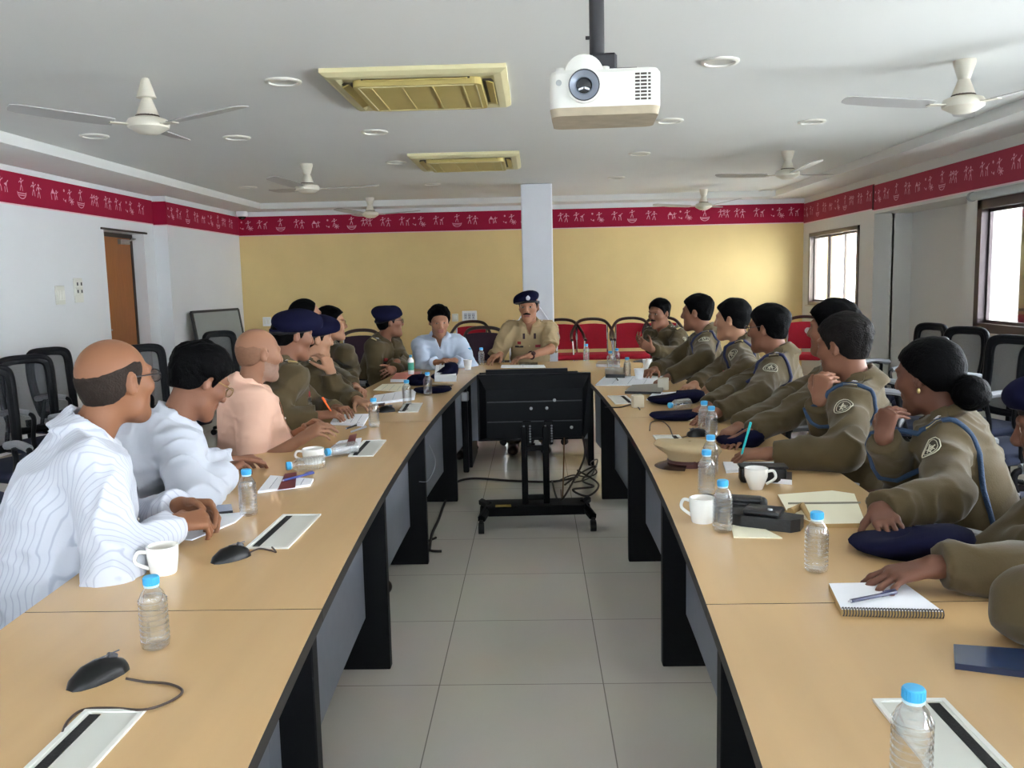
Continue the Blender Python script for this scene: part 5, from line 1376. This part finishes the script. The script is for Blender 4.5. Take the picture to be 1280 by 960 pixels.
    if uniform:
        badge_on(.315, .085, .07, .014, mat('name_plate_black', (24, 24, 28), .3), 'name_plate')
        badge_on(.345, .085, .03, .024, red_tab, 'shirt_emblem')
        badge_on(.318, -.085, .075, .022, mat('medal_ribbon', (150, 44, 60), .7, noise=.5, nscale=90), 'ribbon_bar')
        for q in ((-1, 1) if tabs else ()): badge_on(.40, q * .045, .018, .045, mat('gorget_dark', (52, 30, 44), .7), 'collar_tab', n=(3, 4), o=.004)
        if epaulette:
            for q, S in ((1, SR), (-1, SL)):
                a = N + rs * q * .072 * s + up * .2; b = S + rs * q * .03 + up * .2; P = []
                for i in range(9):
                    c = a + (b - a) * i / 8; wd = .024 - .006 * i / 8 * 0
                    for v in (-1, -.5, .5, 1): P.append(c + fs * v * wd + fs * .0)
                T_ = trace(f_shirt, P, -up) ; P = T_ + up * .006
                g = [[Vector(P[i * 4 + j]) for j in range(4)] for i in range(9)]; k = [[p - Vector(up) * .012 for p in r] for r in g]
                mb = MB().grid(g); per = g[0] + [r[-1] for r in g[1:]] + g[-1][::-1][1:] + [r[0] for r in g[::-1][1:-1]]; pk = k[0] + [r[-1] for r in k[1:]] + k[-1][::-1][1:] + [r[0] for r in k[::-1][1:-1]]
                n_ = len(per); mb.add(per + pk, [(i, n_ + i, n_ + (i + 1) % n_, (i + 1) % n_) for i in range(n_)])
                ep = mb.build('epaulette', shirt_m, sh, 50, origin=O)
                for t_ in ((2, 4) if q > 0 else (2, 4)):
                    cc = (g[t_][1] + g[t_][2]) / 2 + Vector(up) * .004; mb = MB(); star = []
                    for kk in range(10):
                        rr = .0105 if kk % 2 == 0 else .005; aa = kk * PI / 5; star.append(cc + (Vector(fs) * math.cos(aa) + Vector(rs) * math.sin(aa)) * rr)
                    tp = cc + Vector(up) * .004; mb.add(star + [tp], [(i, (i + 1) % 10, 10) for i in range(10)]); mb.build('star', silver, ep, origin=O)
                mb = MB(); P7 = [g[7][j] + Vector(up) * .004 for j in range(4)]; P8 = [g[8][j] + Vector(up) * .004 for j in range(4)]; mb.grid([P7, P8]); mb.build('title_bar', gold, ep, origin=O)
        for q, S, E_ in ((-1, SL, EL),):
            # round sleeve patch on the outside of the upper arm
            ax = unit(E_ - S); out = unit(rs * q + fs * .1 - ax * (rs * q @ ax)); out = unit(out - ax * (out @ ax)); sdv = np.cross(ax, out); c0 = S + (E_ - S) * .36 + out * .16; P = []
            for i in range(5):
                for kk in range(17): rr = .034 * i / 4; P.append(c0 + ax * rr * 1.2 * math.cos(kk * PI / 8) + sdv * rr * math.sin(kk * PI / 8))
            P = trace(f_shirt, P, -out) + out * .002; g = [[Vector(P[i * 17 + j]) for j in range(17)] for i in range(5)]
            mb = MB().grid(g); o = Vector(out) * .002
            mb.tube([p + o for p in g[4][:-1]], .0016, 5, 1, True); mb.tube([p + o for p in g[3][:-1]], .0011, 5, 1, True)
            mb.tube([g[2][0] + o, g[1][4] + o, g[2][8] + o], .0022, 5, 1); mb.tube([g[2][2] + o, g[1][8] + o, g[2][14] + o], .0018, 5, 1); mb.tube([g[2][12] + o, g[0][0] + o, g[2][5] + o], .0018, 5, 1); mb.tube([g[1][j] + o for j in range(16)], .0014, 5, 1, True)
            mb.build('sleeve_patch', [patch_m, patch_line], sh, 60, origin=O)
        if lanyard is not None:
            q = lanyard; S, E_ = (SR, ER) if q > 0 else (SL, EL); ax = unit(unit(E_ - S) * .5 + rs * q * .6 + up * .12); c0 = S + ax * .01; e1 = unit(up - ax * (up @ ax)); e2 = np.cross(ax, e1)
            P = np.array([c0 + (e1 * math.cos(t) + e2 * math.sin(t)) * .15 for t in np.linspace(0, 2 * PI, 36, endpoint=False)]); dirs = -np.array([(e1 * math.cos(t) + e2 * math.sin(t)) for t in np.linspace(0, 2 * PI, 36, endpoint=False)])
            P = trace(f_shirt, P, dirs) - dirs * .004
            MB().tube([Vector(p) for p in P], .0085, 8, 0, True).build('lanyard', cord_teal if lh == 'teal' else cord_navy, sh, 60, origin=O)
        # belt
        P = []; ths = np.linspace(0, 2 * PI, 40, endpoint=False)
        for zz in (-.02, .02): P += [H + up * (.07 + zz) + (rs * math.cos(t) + fs * math.sin(t)) * .30 for t in ths]
        dr = np.array([-(rs * math.cos(t) + fs * math.sin(t)) for t in ths] * 2); P = trace(f_shirt, P, dr) - dr * .004
        g = [[Vector(P[i * 40 + j % 40]) for j in range(41)] for i in (0, 1)]; MB().grid(g).build('belt', mat('belt_brown_leather', (74, 48, 34), .35), sh, 60, origin=O)
    # trousers and shoes
    tr = union([f_ell(H + up * .0, (.178 * s, .14 * s, .125 * s), TB), f_cone(H + rt * .085 * s, KR, .100 * s, .076 * s), f_cone(H - rt * .085 * s, KL, .100 * s, .076 * s), f_cone(KR, AR, .074 * s, .058 * s), f_cone(KL, AL, .074 * s, .058 * s)], .035)
    def f_tr(P):
        d = tr(P); d = np.maximum(d, -(P[:, 2] - .085)); return np.maximum(d, (P - (H + up * .075).astype(np.float32)) @ up.astype(np.float32)) - (vnoise((P * 11).astype(np.float64)) - .5) * .008
    pts = np.array([H, KR, KL, AR, AL]); l3 = pts.min(0) - .2; h3 = pts.max(0) + .2; l3[2] = .04
    sdf_object('trousers', f_tr, l3, h3, .012, [trouser or (trouser_olive if uniform else trouser_dark)], root, O, None, .03)
    for A_ in (AR, AL):
        t0 = np.array([A_[0], A_[1], .045]) - ft * .05; t1 = t0 + ft * .20
        fshoe0 = union([f_cone(t0, t1, .042, .036), f_cone(t0 + A3(0, 0, .02), A_, .045, .046), f_ell(t0 + ft * .17 + A3(0, 0, -.005), (.046, .07, .035), TBs)], .02)
        sdf_object('shoe', lambda P: np.maximum(fshoe0(P), .004 - P[:, 2]), np.minimum(t0, t1) - .08 + A3(0, 0, .03), np.maximum(t0, t1) + .09, .009, [shoe_m], root, O)
    # hair, brows, moustache
    hm = hair_m or hair_black; sd0 = random.random() * 9
    def f_hair(P):
        q = headw(P); y, z, x = q[:, 1], q[:, 2], np.abs(q[:, 0])
        cap = f_ell((0, -.014, .028), (.0745, .097, .088))(q); cap = smin(cap, f_ell((0, -.02, -.02), (.062, .070, .07))(q), .03)
        line = np.interp(y, [-.13, -.09, -.05, -.028, -.012, .0, .012, .02, .032, .05, .075, .1], [-.052, -.058, -.05, -.03, .018, .022, -.008, -.012, .022, .052, .072, .082])
        qq = q.astype(np.float64) + sd0; st = vnoise(qq * (150, 60, 90)) - .5; cl = vnoise(qq * (45, 25, 30)) - .5
        if hair == 'bald':
            th = .003; top = .056 - .022 * np.clip((-y - .02) / .08, 0, 1) + .006 * np.clip(y / .04, -1, 1); d = cap - th + .005 * np.clip((z - top + .012) / .012, 0, 1) - st * .003 - cl * .002; d = np.maximum(d, (line - z) * .7); d = np.maximum(d, (z - top - .004) * .6); d = np.maximum(d, (y - .036))
        elif hair == 'shaved': d = cap + .002 - .0032 * np.clip((.052 - z) / .035, 0, 1) - st * .0012 - cl * .001; d = np.maximum(d, (line - z) * .7); d = np.maximum(d, (z - .05) * .6)
        elif hair == 'recede':
            th = .008; line2 = line + .5 * np.clip(y + .01, 0, .1) * .9; d = cap - th - st * .003 - cl * .003; d = np.maximum(d, (line2 - z) * .7)
        elif beret is not None: d = cap - .0045 - st * .002; d = np.maximum(d, (line - z) * .7); d = np.maximum(d, z - .05)
        elif hair == 'crop':
            th = .004 + .015 * np.clip(z / .07, 0, 1); d = cap - th - st * .004 - cl * .007; d = np.maximum(d, (line - z) * .7)
        elif hair == 'woman':
            th = .012; l2_ = np.interp(y, [-.13, -.05, -.02, .01, .03, .05, .075, .1], [-.06, -.05, -.012, .014, .034, .056, .07, .078]); d = cap - th - st * .003 - cl * .003; d = np.maximum(d, (l2_ - z) * .7)
            bun = f_ell((0, -.130, -.066), (.060, .056, .056))(q) - st * .004 - cl * .006; d = smin(d, bun, .012)
        else:
            th = .009 + .017 * np.clip((z + .01) / .08, 0, 1); d = cap - th - st * .006 - cl * .011; d = np.maximum(d, (line - z) * .7)
        d = d * s
        if brow:
            for q_ in (-1, 1): d = np.minimum(d, f_cone((q_ * .012, .0915, .0285), (q_ * .047, .079, .031), .0052, .0036)(q) * s)
        if moustache:
            for q_ in (-1, 1): d = np.minimum(d, f_cone((q_ * .003, .098, -.043), (q_ * .030, .084, -.050), .0090, .0050)(q) * s)
        return d
    r = .19 * s
    hh = sdf_object('hair', f_hair, Hc - r, Hc + r, max(.0042, vox * .8), [hm], root, O)
    if beret is not None:
        fx, fy = beret; Rb = basis(90, 0, 0)
        def f_beret(P):
            q = headw(P)
            tl_ = basis(90 , -fy * 14, -fx * 14)
            bd = f_ell((0, -.014, .03), (.086, .108, .1))(q); pz = q[:, 2] - .038 - .20 * q[:, 1] + .12 * fx * q[:, 0]; bd = np.maximum(bd, np.abs(pz + .004) - .011)
            c = f_ell((fx * .018, -.008 + fy * .02, .078), (.106, .128, .056), tl_)(q); fl = f_ell((fx * .066, -.005 + fy * .045, .052), (.055, .095, .040), basis(90, -fy * 16, -fx * 36))(q)
            pk = f_ell((-.02 * fx, .055, .092), (.055, .035, .032))(q)
            c = smin(smin(c, fl, .04), pk, .04); c = np.maximum(c, -(pz - .0) * .8)
            d = smin(bd, c, .008); d = d - (vnoise((q * 22).astype(np.float64) + 3) - .5) * .006
            return d * s
        def bmid(c):
            q = headw(c.astype(np.float32)); pz = q[:, 2] - .038 - .20 * q[:, 1] + .12 * fx * q[:, 0]; return (pz < .001).astype(int)
        b = sdf_object('beret', f_beret, Hc - .22 * s, Hc + .24 * s, max(.005, vox * .9), [navy, band_black], root, O, bmid)
        if badge:
            c = trace(f_beret, [hl((-.022, .25, .085))], -HB[:, 1])[0] + HB[:, 1] * .003; mb = MB(); Rm = Matrix(np.stack([HB[:, 0], HB[:, 2], HB[:, 1]], 1).tolist())
            mb.lathe([(.0, .006), (.008, .006), (.0085, .003), (.013, .003), (.016, 0)], c, 20, 0, Rm); mb.ball(c + HB[:, 2] * .018, (.005, .005, .005)); 
            for kk in range(12): a = kk * PI / 6; mb.ball(c + (HB[:, 0] * math.cos(a) + HB[:, 2] * math.sin(a)) * .016, .0035, 0, 6, 4)
            mb.build('cap_badge', silver, b, 40, origin=O)
    if glasses:
        gm = {'dark': specs_dark, 'gold': specs_gold}[glasses]; mb = MB()
        for x in (-1, 1):
            rim_ = [Vector(hl((x * .033 + .024 * math.cos(a) * (1 if abs(math.cos(a)) < .9 else .97), .103 - .12 * abs(x * .033 + .024 * math.cos(a)) ** 1 * .25, .006 + .0175 * math.sin(a)))) for a in np.linspace(0, 2 * PI, 22, endpoint=False)]
            mb.tube(rim_, .0016, 6, 0, True)
            mb.tube([Vector(hl((x * .057, .1, .012))), Vector(hl((x * .072, .07, .014))), Vector(hl((x * .080, .0, .016))), Vector(hl((x * .079, -.022, .004)))], .0017, 6)
        mb.tube([Vector(hl((-.01, .104, .01))), Vector(hl((0, .107, .013))), Vector(hl((.01, .104, .01)))], .0016, 6)
        g = mb.build('glasses', gm, root, 60, origin=O)
        for x in (-1, 1):
            ln_ = [Vector(hl((x * .033 + .0235 * math.cos(a), .1025 - .03 * abs(x * .033 + .0235 * math.cos(a)), .006 + .017 * math.sin(a)))) for a in np.linspace(0, 2 * PI, 22, endpoint=False)]
            MB().add(ln_, [tuple(range(22))]).build('lens', lensm, g, origin=O)
    if watch:
        W_, E_ = (WR, ER) if watch == 'r' else (WL, EL); ax = unit(E_ - W_); c = W_ + ax * .03; e1 = unit(np.cross(ax, (0, 0, 1))); e2 = np.cross(e1, ax)
        MB().tube([Vector(c + (e1 * math.cos(t) + e2 * math.sin(t)) * .031) for t in np.linspace(0, 2 * PI, 24, endpoint=False)], .007, 8, 0, True).build('watch_strap', watch_m, root, 60, origin=O)
        cam_d = unit(np.array([0, 0, CAM_H]) - c); cam_d = unit(np.array([0., -1, .3]) - ax * (np.array([0., -1, .3]) @ ax)); Rm = Matrix(np.stack([ax, np.cross(cam_d, ax), cam_d], 1).tolist())
        MB().lathe([(.0, .012), (.017, .012), (.02, .006), (.02, 0)], c + cam_d * .028, 24, 0, Rm).build('watch_case', watch_m, root, 50, origin=O)
    chair_at(H, torso, label)
    INFO.append((label[:40], Hc, N, H, SR, ER, WR, SL, EL, WL, fs))
    return dict(root=root, H=H, W=(WR, WL), hl=hl, fshirt=f_shirt, N=N, rs=rs, fs=fs, up=up)
INFO = []; SEATS = []
def chair_at(H, torso, label): SEATS.append((H, torso))
def tz(px, py, z=.785): return np.array(onz(px, py, z))
def ty_(px, py, y): return np.array(ony(px, py, y))
def A(w, e, **k): return dict(w=w, e=e, **k)
sk_tan = skin('warm_tan', (134, 90, 64)); sk_light = skin('light_tan', (166, 122, 95)); sk_mid = skin('mid_brown', (128, 86, 65)); sk_dark = skin('deep_brown', (104, 67, 51)); sk_fair = skin('fair_brown', (162, 116, 90))
dn = (0, 0, -1)
# ---- left side, nearest first
person('balding man in white striped shirt and dark glasses, nearest on the left', (145, 477, 2.30), 64, 34,
       A(tz(216, 655, .80), tz(136, 700, .775), curl=1.3, pn=(.2, .6, -.7), hd=(.7, .7, -.05)), A(tz(224, 632, .805), tz(180, 640, .775), curl=1.2, pn=(.3, -.6, -.7), hd=(.9, .1, -.1)),
       sk_tan, striped, pitch=-1, hair='bald', hair_m=hair_short, glasses='dark', vox=.005, belly=.03, bulk=.042, hipback=.15, neckf=.075)
person('black-haired man in plain white shirt bending forward with thin glasses', (250, 477, 2.98), 47, 30,
       A(tz(281, 592, .80), tz(232, 624, .775), curl=.7, pn=(.2, .3, -.9)), A(tz(286, 577, .79), tz(276, 590, .775), curl=.6, pn=(.2, -.3, -.9)),
       sk_mid, white_shirt, neckf=.085, pitch=30, hair='short', glasses='gold', vox=.0055, belly=.02, bulk=.012, hipback=.05)
person('shaven-headed man in peach short-sleeved shirt with grey stubble', (324, 443, 3.72), 42, 24,
       A(tz(376, 549, .79), ty_(306, 576, 3.5), curl=.9, pn=(.1, .5, -.8)), A(tz(384, 536, .80), ty_(342, 548, 3.8), curl=.8, pn=(.2, -.5, -.8)),
       skin('bald_light_brown', (146, 104, 80)), peach, pitch=6, hair='shaved', hair_m=hair_faint, sleeves='short', stubbled=True, vox=.006, belly=.03, bulk=.02, size=.96)
a4 = person('officer in navy beret holding an orange pen, beside the man in peach', (366, 420, 4.35), 38, 28,
       A(tz(396, 520, .79), tz(352, 528, .775), curl=.75, pn=(.2, .4, -.9)), A(tz(420, 511, .785), tz(392, 508, .775), curl=.5),
       sk_mid, olive, pitch=8, hair='crop', beret=(1, .75), uniform=True, vox=.0065)
pen3(a4['W'][0] + Vector((.07, .05, -.005)), Vector(a4['W'][0]) + Vector((.03, .0, .09)), 'orange pen held upright by the beret officer', mat('pen_orange', (226, 92, 30), .4))
person('officer in navy beret resting his chin on his hand', (393, 424, 4.95), 36, 22,
       A(ty_(414, 466, 4.72), tz(426, 502, .775), curl=.9, pn=(-.7, .5, .2), hd=(-.35, .25, .9)), A(tz(446, 500, .79), tz(415, 505, .775), curl=.5),
       sk_light, olive, pitch=4, hair='crop', beret=(1, .75), uniform=True, vox=.0065)
person('officer with receding hair whose forehead shows above the berets', (383, 397, 5.55), 32, 18,
       A(tz(436, 489, .79), tz(404, 494, .775), curl=.8), A(tz(444, 483, .80), tz(420, 484, .775), curl=.9, pn=(0, -.5, -.8)),
       sk_fair, olive, hair='recede', uniform=True, vox=.008)
person('bareheaded officer with thin glasses and arms folded, left side', (414, 405, 6.2), 14, 0,
       A(ty_(443, 466, 6.05), ty_(458, 470, 6.0), curl=.4, pn=(-.6, .4, -.5)), A(ty_(440, 474, 5.85), ty_(462, 474, 6.2), curl=.3, pn=(-.6, .2, -.5)),
       sk_light, olive, hair='crop', glasses='gold', uniform=True, vox=.008)
person('officer in dark beret with folded arms at the far left table corner', (487, 403, 6.95), 22, 340,
       A(ty_(497, 452, 6.72), ty_(476, 468, 6.75), curl=.15, pn=(-.7, .4, -.3), hd=(-.55, -.3, -.55)), A(ty_(492, 462, 6.66), ty_(515, 466, 6.85), curl=.3, pn=(-.6, .3, -.4)),
       sk_mid, olive, hair='crop', beret=(1, -.6), glasses='dark', uniform=True, vox=.008, pitch=-3)
person('black-haired man in pale blue shirt with clasped hands at the table end', (549, 402, 7.05), 284, 276,
       A(tz(545, 453, .80), ty_(524, 462, 7.0), curl=.8, pn=(.6, -.2, -.5), hd=(.8, -.3, .15)), A(tz(569, 451, .80), ty_(588, 460, 7.0), curl=.8, pn=(-.6, -.2, -.5), hd=(-.8, -.3, .15)),
       sk_fair, pale_blue, pitch=12, hair='short', vox=.007)
# ---- the head of the table
c0 = person('moustached officer in tan uniform and black beret at the table head', (661, 384, 7.42), 258, 268,
       A(ty_(626, 443, 7.10), ty_(622, 441, 7.4), curl=.5, hd=(-.7, -.7, -.2), spread=.3), A(ty_(661, 445, 7.02), ty_(704, 439, 7.24), curl=.6, hd=(-.95, -.3, -.12)),
       sk_fair, tan, pitch=4, hair='crop', beret=(1, .1), uniform=True, sleeves='half', moustache=True, badge=True, watch='l', vox=.0065, size=1.04, tabs=True)
# ---- right side, farthest first
person('officer with thin moustache and raised clasped hands at the far right', (824, 392, 7.45), 222, 218,
       A(ty_(812, 434, 7.12), ty_(832, 452, 7.2), curl=.9, pn=(.3, .3, .3), hd=(-.8, -.1, .5)), A(ty_(815, 437, 7.0), ty_(845, 456, 7.0), curl=.9, pn=(-.2, .5, .2), hd=(-.8, .2, .5)),
       sk_mid, olive, pitch=6, hair='crop', moustache=True, uniform=True, vox=.0075)
r2 = person('officer writing with a pale pen, second from the far end on the right', (871, 391, 5.95), 150, 172,
       A(tz(818, 462, .79), tz(848, 457, .775), curl=.8, pn=(.2, .2, -.9)), A(tz(836, 471, .79), tz(866, 480, .775), curl=.6),
       sk_mid, olive, pitch=2, hair='crop', uniform=True, lanyard=-1, vox=.007)
pen3(Vector(r2['W'][0]) + Vector((-.09, -.02, -.01)), Vector(r2['W'][0]) + Vector((-.05, -.03, .08)), 'pale pen in the writing hand of the second right officer', mat('pen_pale', (226, 214, 206), .4))
person('officer looking left with hand flat on papers, third on the right', (915, 400, 5.25), 148, 165,
       A(tz(868, 481, .79), tz(890, 478, .775), curl=.3), A(tz(884, 487, .785), tz(914, 496, .775), curl=.25, spread=.25),
       sk_light, olive, pitch=2, hair='crop', uniform=True, lanyard=-1, vox=.007)
person('officer with glasses and round sleeve patch, fourth on the right', (960, 411, 4.5), 140, 160,
       A(tz(885, 508, .79), tz(915, 500, .775), curl=.5), A(tz(896, 516, .79), tz(948, 520, .775), curl=.5),
       sk_mid, olive, pitch=4, hair='crop', glasses='dark', uniform=True, lanyard=-1, vox=.0065)
person('officer mostly hidden behind the grey-haired one, only hair top and hand showing', (1040, 412, 3.92), 138, 160,
       A(tz(924, 534, .79), tz(950, 527, .775), curl=.5), A(tz(938, 542, .79), tz(992, 546, .775), curl=.5),
       sk_mid, olive, hair='short', uniform=True, vox=.008)
r6 = person('grey-haired officer leaning his chin on his fist and writing with turquoise pen', (1054, 433, 3.35), 128, 155,
       A(ty_(1025, 502, 3.22), tz(1005, 560, .775), curl=1.6, pn=(.5, .4, .3), hd=(.12, .0, .95)), A(tz(962, 567, .79), tz(1052, 582, .775), curl=.75, pn=(.1, .2, -.95)),
       sk_mid, olive, pitch=8, hair='crop', hair_m=hair_grey, uniform=True, lanyard=-1, vox=.0055, lh='teal')
pen3(Vector(r6['W'][1]) + Vector((-.095, .02, -.01)), Vector(r6['W'][1]) + Vector((-.07, -.01, .115)), 'turquoise pen upright in the hand of the grey-haired officer', mat('pen_turquoise', (40, 186, 190), .35))
r7 = person('woman officer with black hair in a low bun, chin on her fist', (1160, 470, 2.75), 126, 150,
       A(ty_(1104, 548, 2.62), tz(1086, 606, .775), curl=1.5, pn=(.6, .3, .2), hd=(.2, .1, .95)), A(tz(1098, 638, .795), tz(1150, 648, .775), curl=.45, hd=(-.1, -.95, -.1), pn=(.2, 0, -1)),
       sk_dark, olive, pitch=10, hair='woman', uniform=True, lanyard=-1, vox=.005, size=.98, woman=True, lh='teal', hair_m=hair_black)
MB().ball(r7['hl']((-.078, -.008, -.042)), (.006, .006, .009), 0, 8, 6).build('earring', gold, r7['root'], 60, origin=tuple(r7['root'].location))
r8 = person('officer in navy beret at the right picture edge, hand on the spiral notebook', np.array([1.285, 2.12, 1.03]), 140, 165,
       A(np.array([1.27, 2.02, .79]), np.array([1.35, 2.3, .78]), curl=.5), A(tz(1170, 708, .80), tz(1272, 722, .785), curl=.42, hd=(-.92, .05, -.2), spread=.5),
       sk_dark, olive, pitch=10, hair='crop', beret=(1, .3), uniform=True, vox=.0048)
MB().tube([Vector(r8['W'][1]) + Vector((.035 + .004 * math.cos(t), .034 * math.cos(t), .034 * math.sin(t) + .0)) for t in np.linspace(0, 2 * PI, 20, endpoint=False)], .006, 8, 0, True).build('red_wristband', mat('wristband_red', (150, 60, 64), .7), r8['root'], 60, origin=tuple(r8['root'].location))
pen((1060, 752), (1120, 740), 'dark blue pen under the hand on the spiral notebook', mat('pen_navy', (30, 34, 70), .4), z=.022)
person('officer at the lower right edge of whom only a dark sleeve shows', np.array([1.0, 1.28, 1.16]), 150, 165,
       A(np.array([.96, 1.37, .98]), np.array([.55, 1.66, .62]), curl=1.2, pn=(.5, -.3, .4), hd=(.1, -.2, .9)), A(np.array([.98, .95, .80]), np.array([1.1, .8, .78]), curl=.4),
       sk_mid, olive, hair='crop', uniform=True, vox=.007, hipback=.2)
# ---- what they sit on
low = mesh_chair(.78, .42)
low.hide_render = False
low_used = False
SL = ['under the balding man in the striped shirt', 'under the man in plain white', 'under the man in peach', 'under the orange-pen officer', 'under the beret officer with chin on hand', 'under the officer with receding hair',
      'under the officer with thin glasses and folded arms', None, 'under the man in pale blue', None, 'under the far right officer with raised hands', 'under the officer with the pale pen', 'under the third officer on the right', 'under the officer with glasses on the right',
      'under the officer hidden behind the grey-haired one', 'under the grey-haired officer', 'under the woman officer', 'under the beret officer at the right edge', 'under the officer at the lower right edge']
for (Hp, to), lb in zip(SEATS, SL):
    if lb is None: continue
    ft = np.array([math.cos(math.radians(to)), math.sin(math.radians(to))]); x, y = Hp[0] + ft[0] * .06, Hp[1] + ft[1] * .06
    lb = 'low-backed black office chair ' + lb
    if not low_used:
        low.location = (x, y, -.02); low.rotation_euler = (0, 0, D(to - 90)); tag(low, lb, 'chair', 'low-backed chairs the people sit on'); low_used = True; low.location.z = 0
    else: dup(low, (x, y, 0), D(to - 90), lb, 'low-backed chairs the people sit on')
# black leather chair of the officer at the far left corner; towel-covered chair of the officer in tan
lea = mat('black_leather_chair', (28, 29, 34), .35, noise=.15, nscale=12, coat=.2)
def exec_chair(loc, rz, label, m, h, w, towel=None):
    root = empty('executive_chair', loc, rz, label, 'chair')
    seat_shape(w, .5, .45, .10).build('seat', m, root, 50)
    P = []; Q = []
    for i in range(10):
        v = i / 9; z = .46 + v * (h - .46); ww = w / 2 * (1.0 - .42 * max(0, v - .55) / .45 - .25 * max(0, v - .85) / .15)
        P.append([Vector((ww * u, -.20 - .09 * v - .03 * (1 - u * u), z - .05 * u * u * (v > .85))) for u in np.linspace(-1, 1, 9)]); Q.append([p - Vector((0, .07, 0)) for p in P[-1]])
    def shell(P, Q, o):
        mb = MB(); mb.grid([r[::-1] for r in P]); mb.grid(Q)
        per = P[0] + [r[-1] for r in P[1:]] + P[-1][::-1][1:] + [r[0] for r in P[::-1][1:-1]]; pq = Q[0] + [r[-1] for r in Q[1:]] + Q[-1][::-1][1:] + [r[0] for r in Q[::-1][1:-1]]
        k = len(per); mb.add(per + pq, [(i, (i + 1) % k, k + (i + 1) % k, k + i) for i in range(k)]); return mb
    shell(P, Q, 0).build('backrest', m, root, 60)
    if towel:
        k0 = 2
        c = lambda R, sx, dy: [[Vector((p.x * sx, p.y + dy, p.z + (.012 if i == len(R) - 1 else 0))) for p in r] for i, r in enumerate(R)]
        shell(c(P, 1.03, .012)[k0:], c(Q, 1.03, -.012)[k0:], 0).build('towel_cover', towel, root, 60)
    for s in (-1, 1):
        ar = MB().tube(bez([(s * (w / 2 + .02), -.18, .42), (s * (w / 2 + .05), -.15, .62), (s * (w / 2 + .04), .12, .64), (s * (w / 2 + .01), .16, .42)], 5), .018, 8).build('armrest', ch_black, root, 40)
        MB().rbox((s * (w / 2 + .045), -.02, .65), (.06, .26, .03), .012, 2).build('arm_pad', m, ar, 40)
    star_base(root, ch_black)
Hp, to = SEATS[7]; f_ = np.array([math.cos(D(to)), math.sin(D(to))])
exec_chair((Hp[0] - .0, Hp[1] + .06, 0), D(to + 12 - 90), 'black leather executive chair of the folded-arms officer at the far left corner', lea, 1.0, .56)
Hp, to = SEATS[9]
exec_chair((Hp[0] + .02, Hp[1] - .02, 0), D(to - 90), 'high-backed chair draped with a white towel behind the moustached officer', lea, 1.2, .42, mat('white_towel', (232, 232, 240), .95, bump=.3, bscale=150))
# ------------------------------------------------------------------ daylight
w = bpy.data.worlds.new('world'); SC.world = w; w.use_nodes = True
bg = w.node_tree.nodes['Background']; bg.inputs['Color'].default_value = (.86, .93, 1.0, 1); bg.inputs['Strength'].default_value = 6.0
def area(name, loc, size, power, rot, col=(1, 1, 1)):
    l = bpy.data.lights.new(name, 'AREA'); l.shape = 'RECTANGLE'; l.size, l.size_y = size; l.energy = power; l.color = col
    o = bpy.data.objects.new(name, l); C.objects.link(o); o.location = loc; o.rotation_euler = rot; return o
# daylight coming through the right-hand windows that lie outside the picture
for i, (a, b, z0, z1) in enumerate(wins[2:]):
    area('window_daylight_fill', (XR + .32, (a + b) / 2, (z0 + z1) / 2 + .1), (z1 - z0, b - a), 34, (0, PI / 2, 0), (.93, .97, 1))
for a, b in bx: area('window_daylight_fill', ((a + b) / 2, YB - .3, 1.55), (b - a, 1.15), 18, (PI / 2, 0, PI), (.95, .98, 1))  # fill lamps outside the added back-wall windows
s = bpy.data.lights.new('sun', 'SUN'); s.energy = 22.0; s.angle = D(3); s.color = (1, .96, .9)
so = bpy.data.objects.new('sun', s); C.objects.link(so); so.rotation_euler = Vector((.72, .12, -.68)).to_track_quat('-Z', 'Y').to_euler()
SC.view_settings.view_transform = 'Standard'; SC.view_settings.look = 'None'; SC.view_settings.gamma = 1; SC.view_settings.use_curve_mapping = False
SC.view_settings.exposure = 1.66
SC.cycles.use_denoising = True
SC.cycles.max_bounces = 10; SC.cycles.diffuse_bounces = 6; SC.cycles.transparent_max_bounces = 24
SC.cycles.sample_clamp_indirect = 8
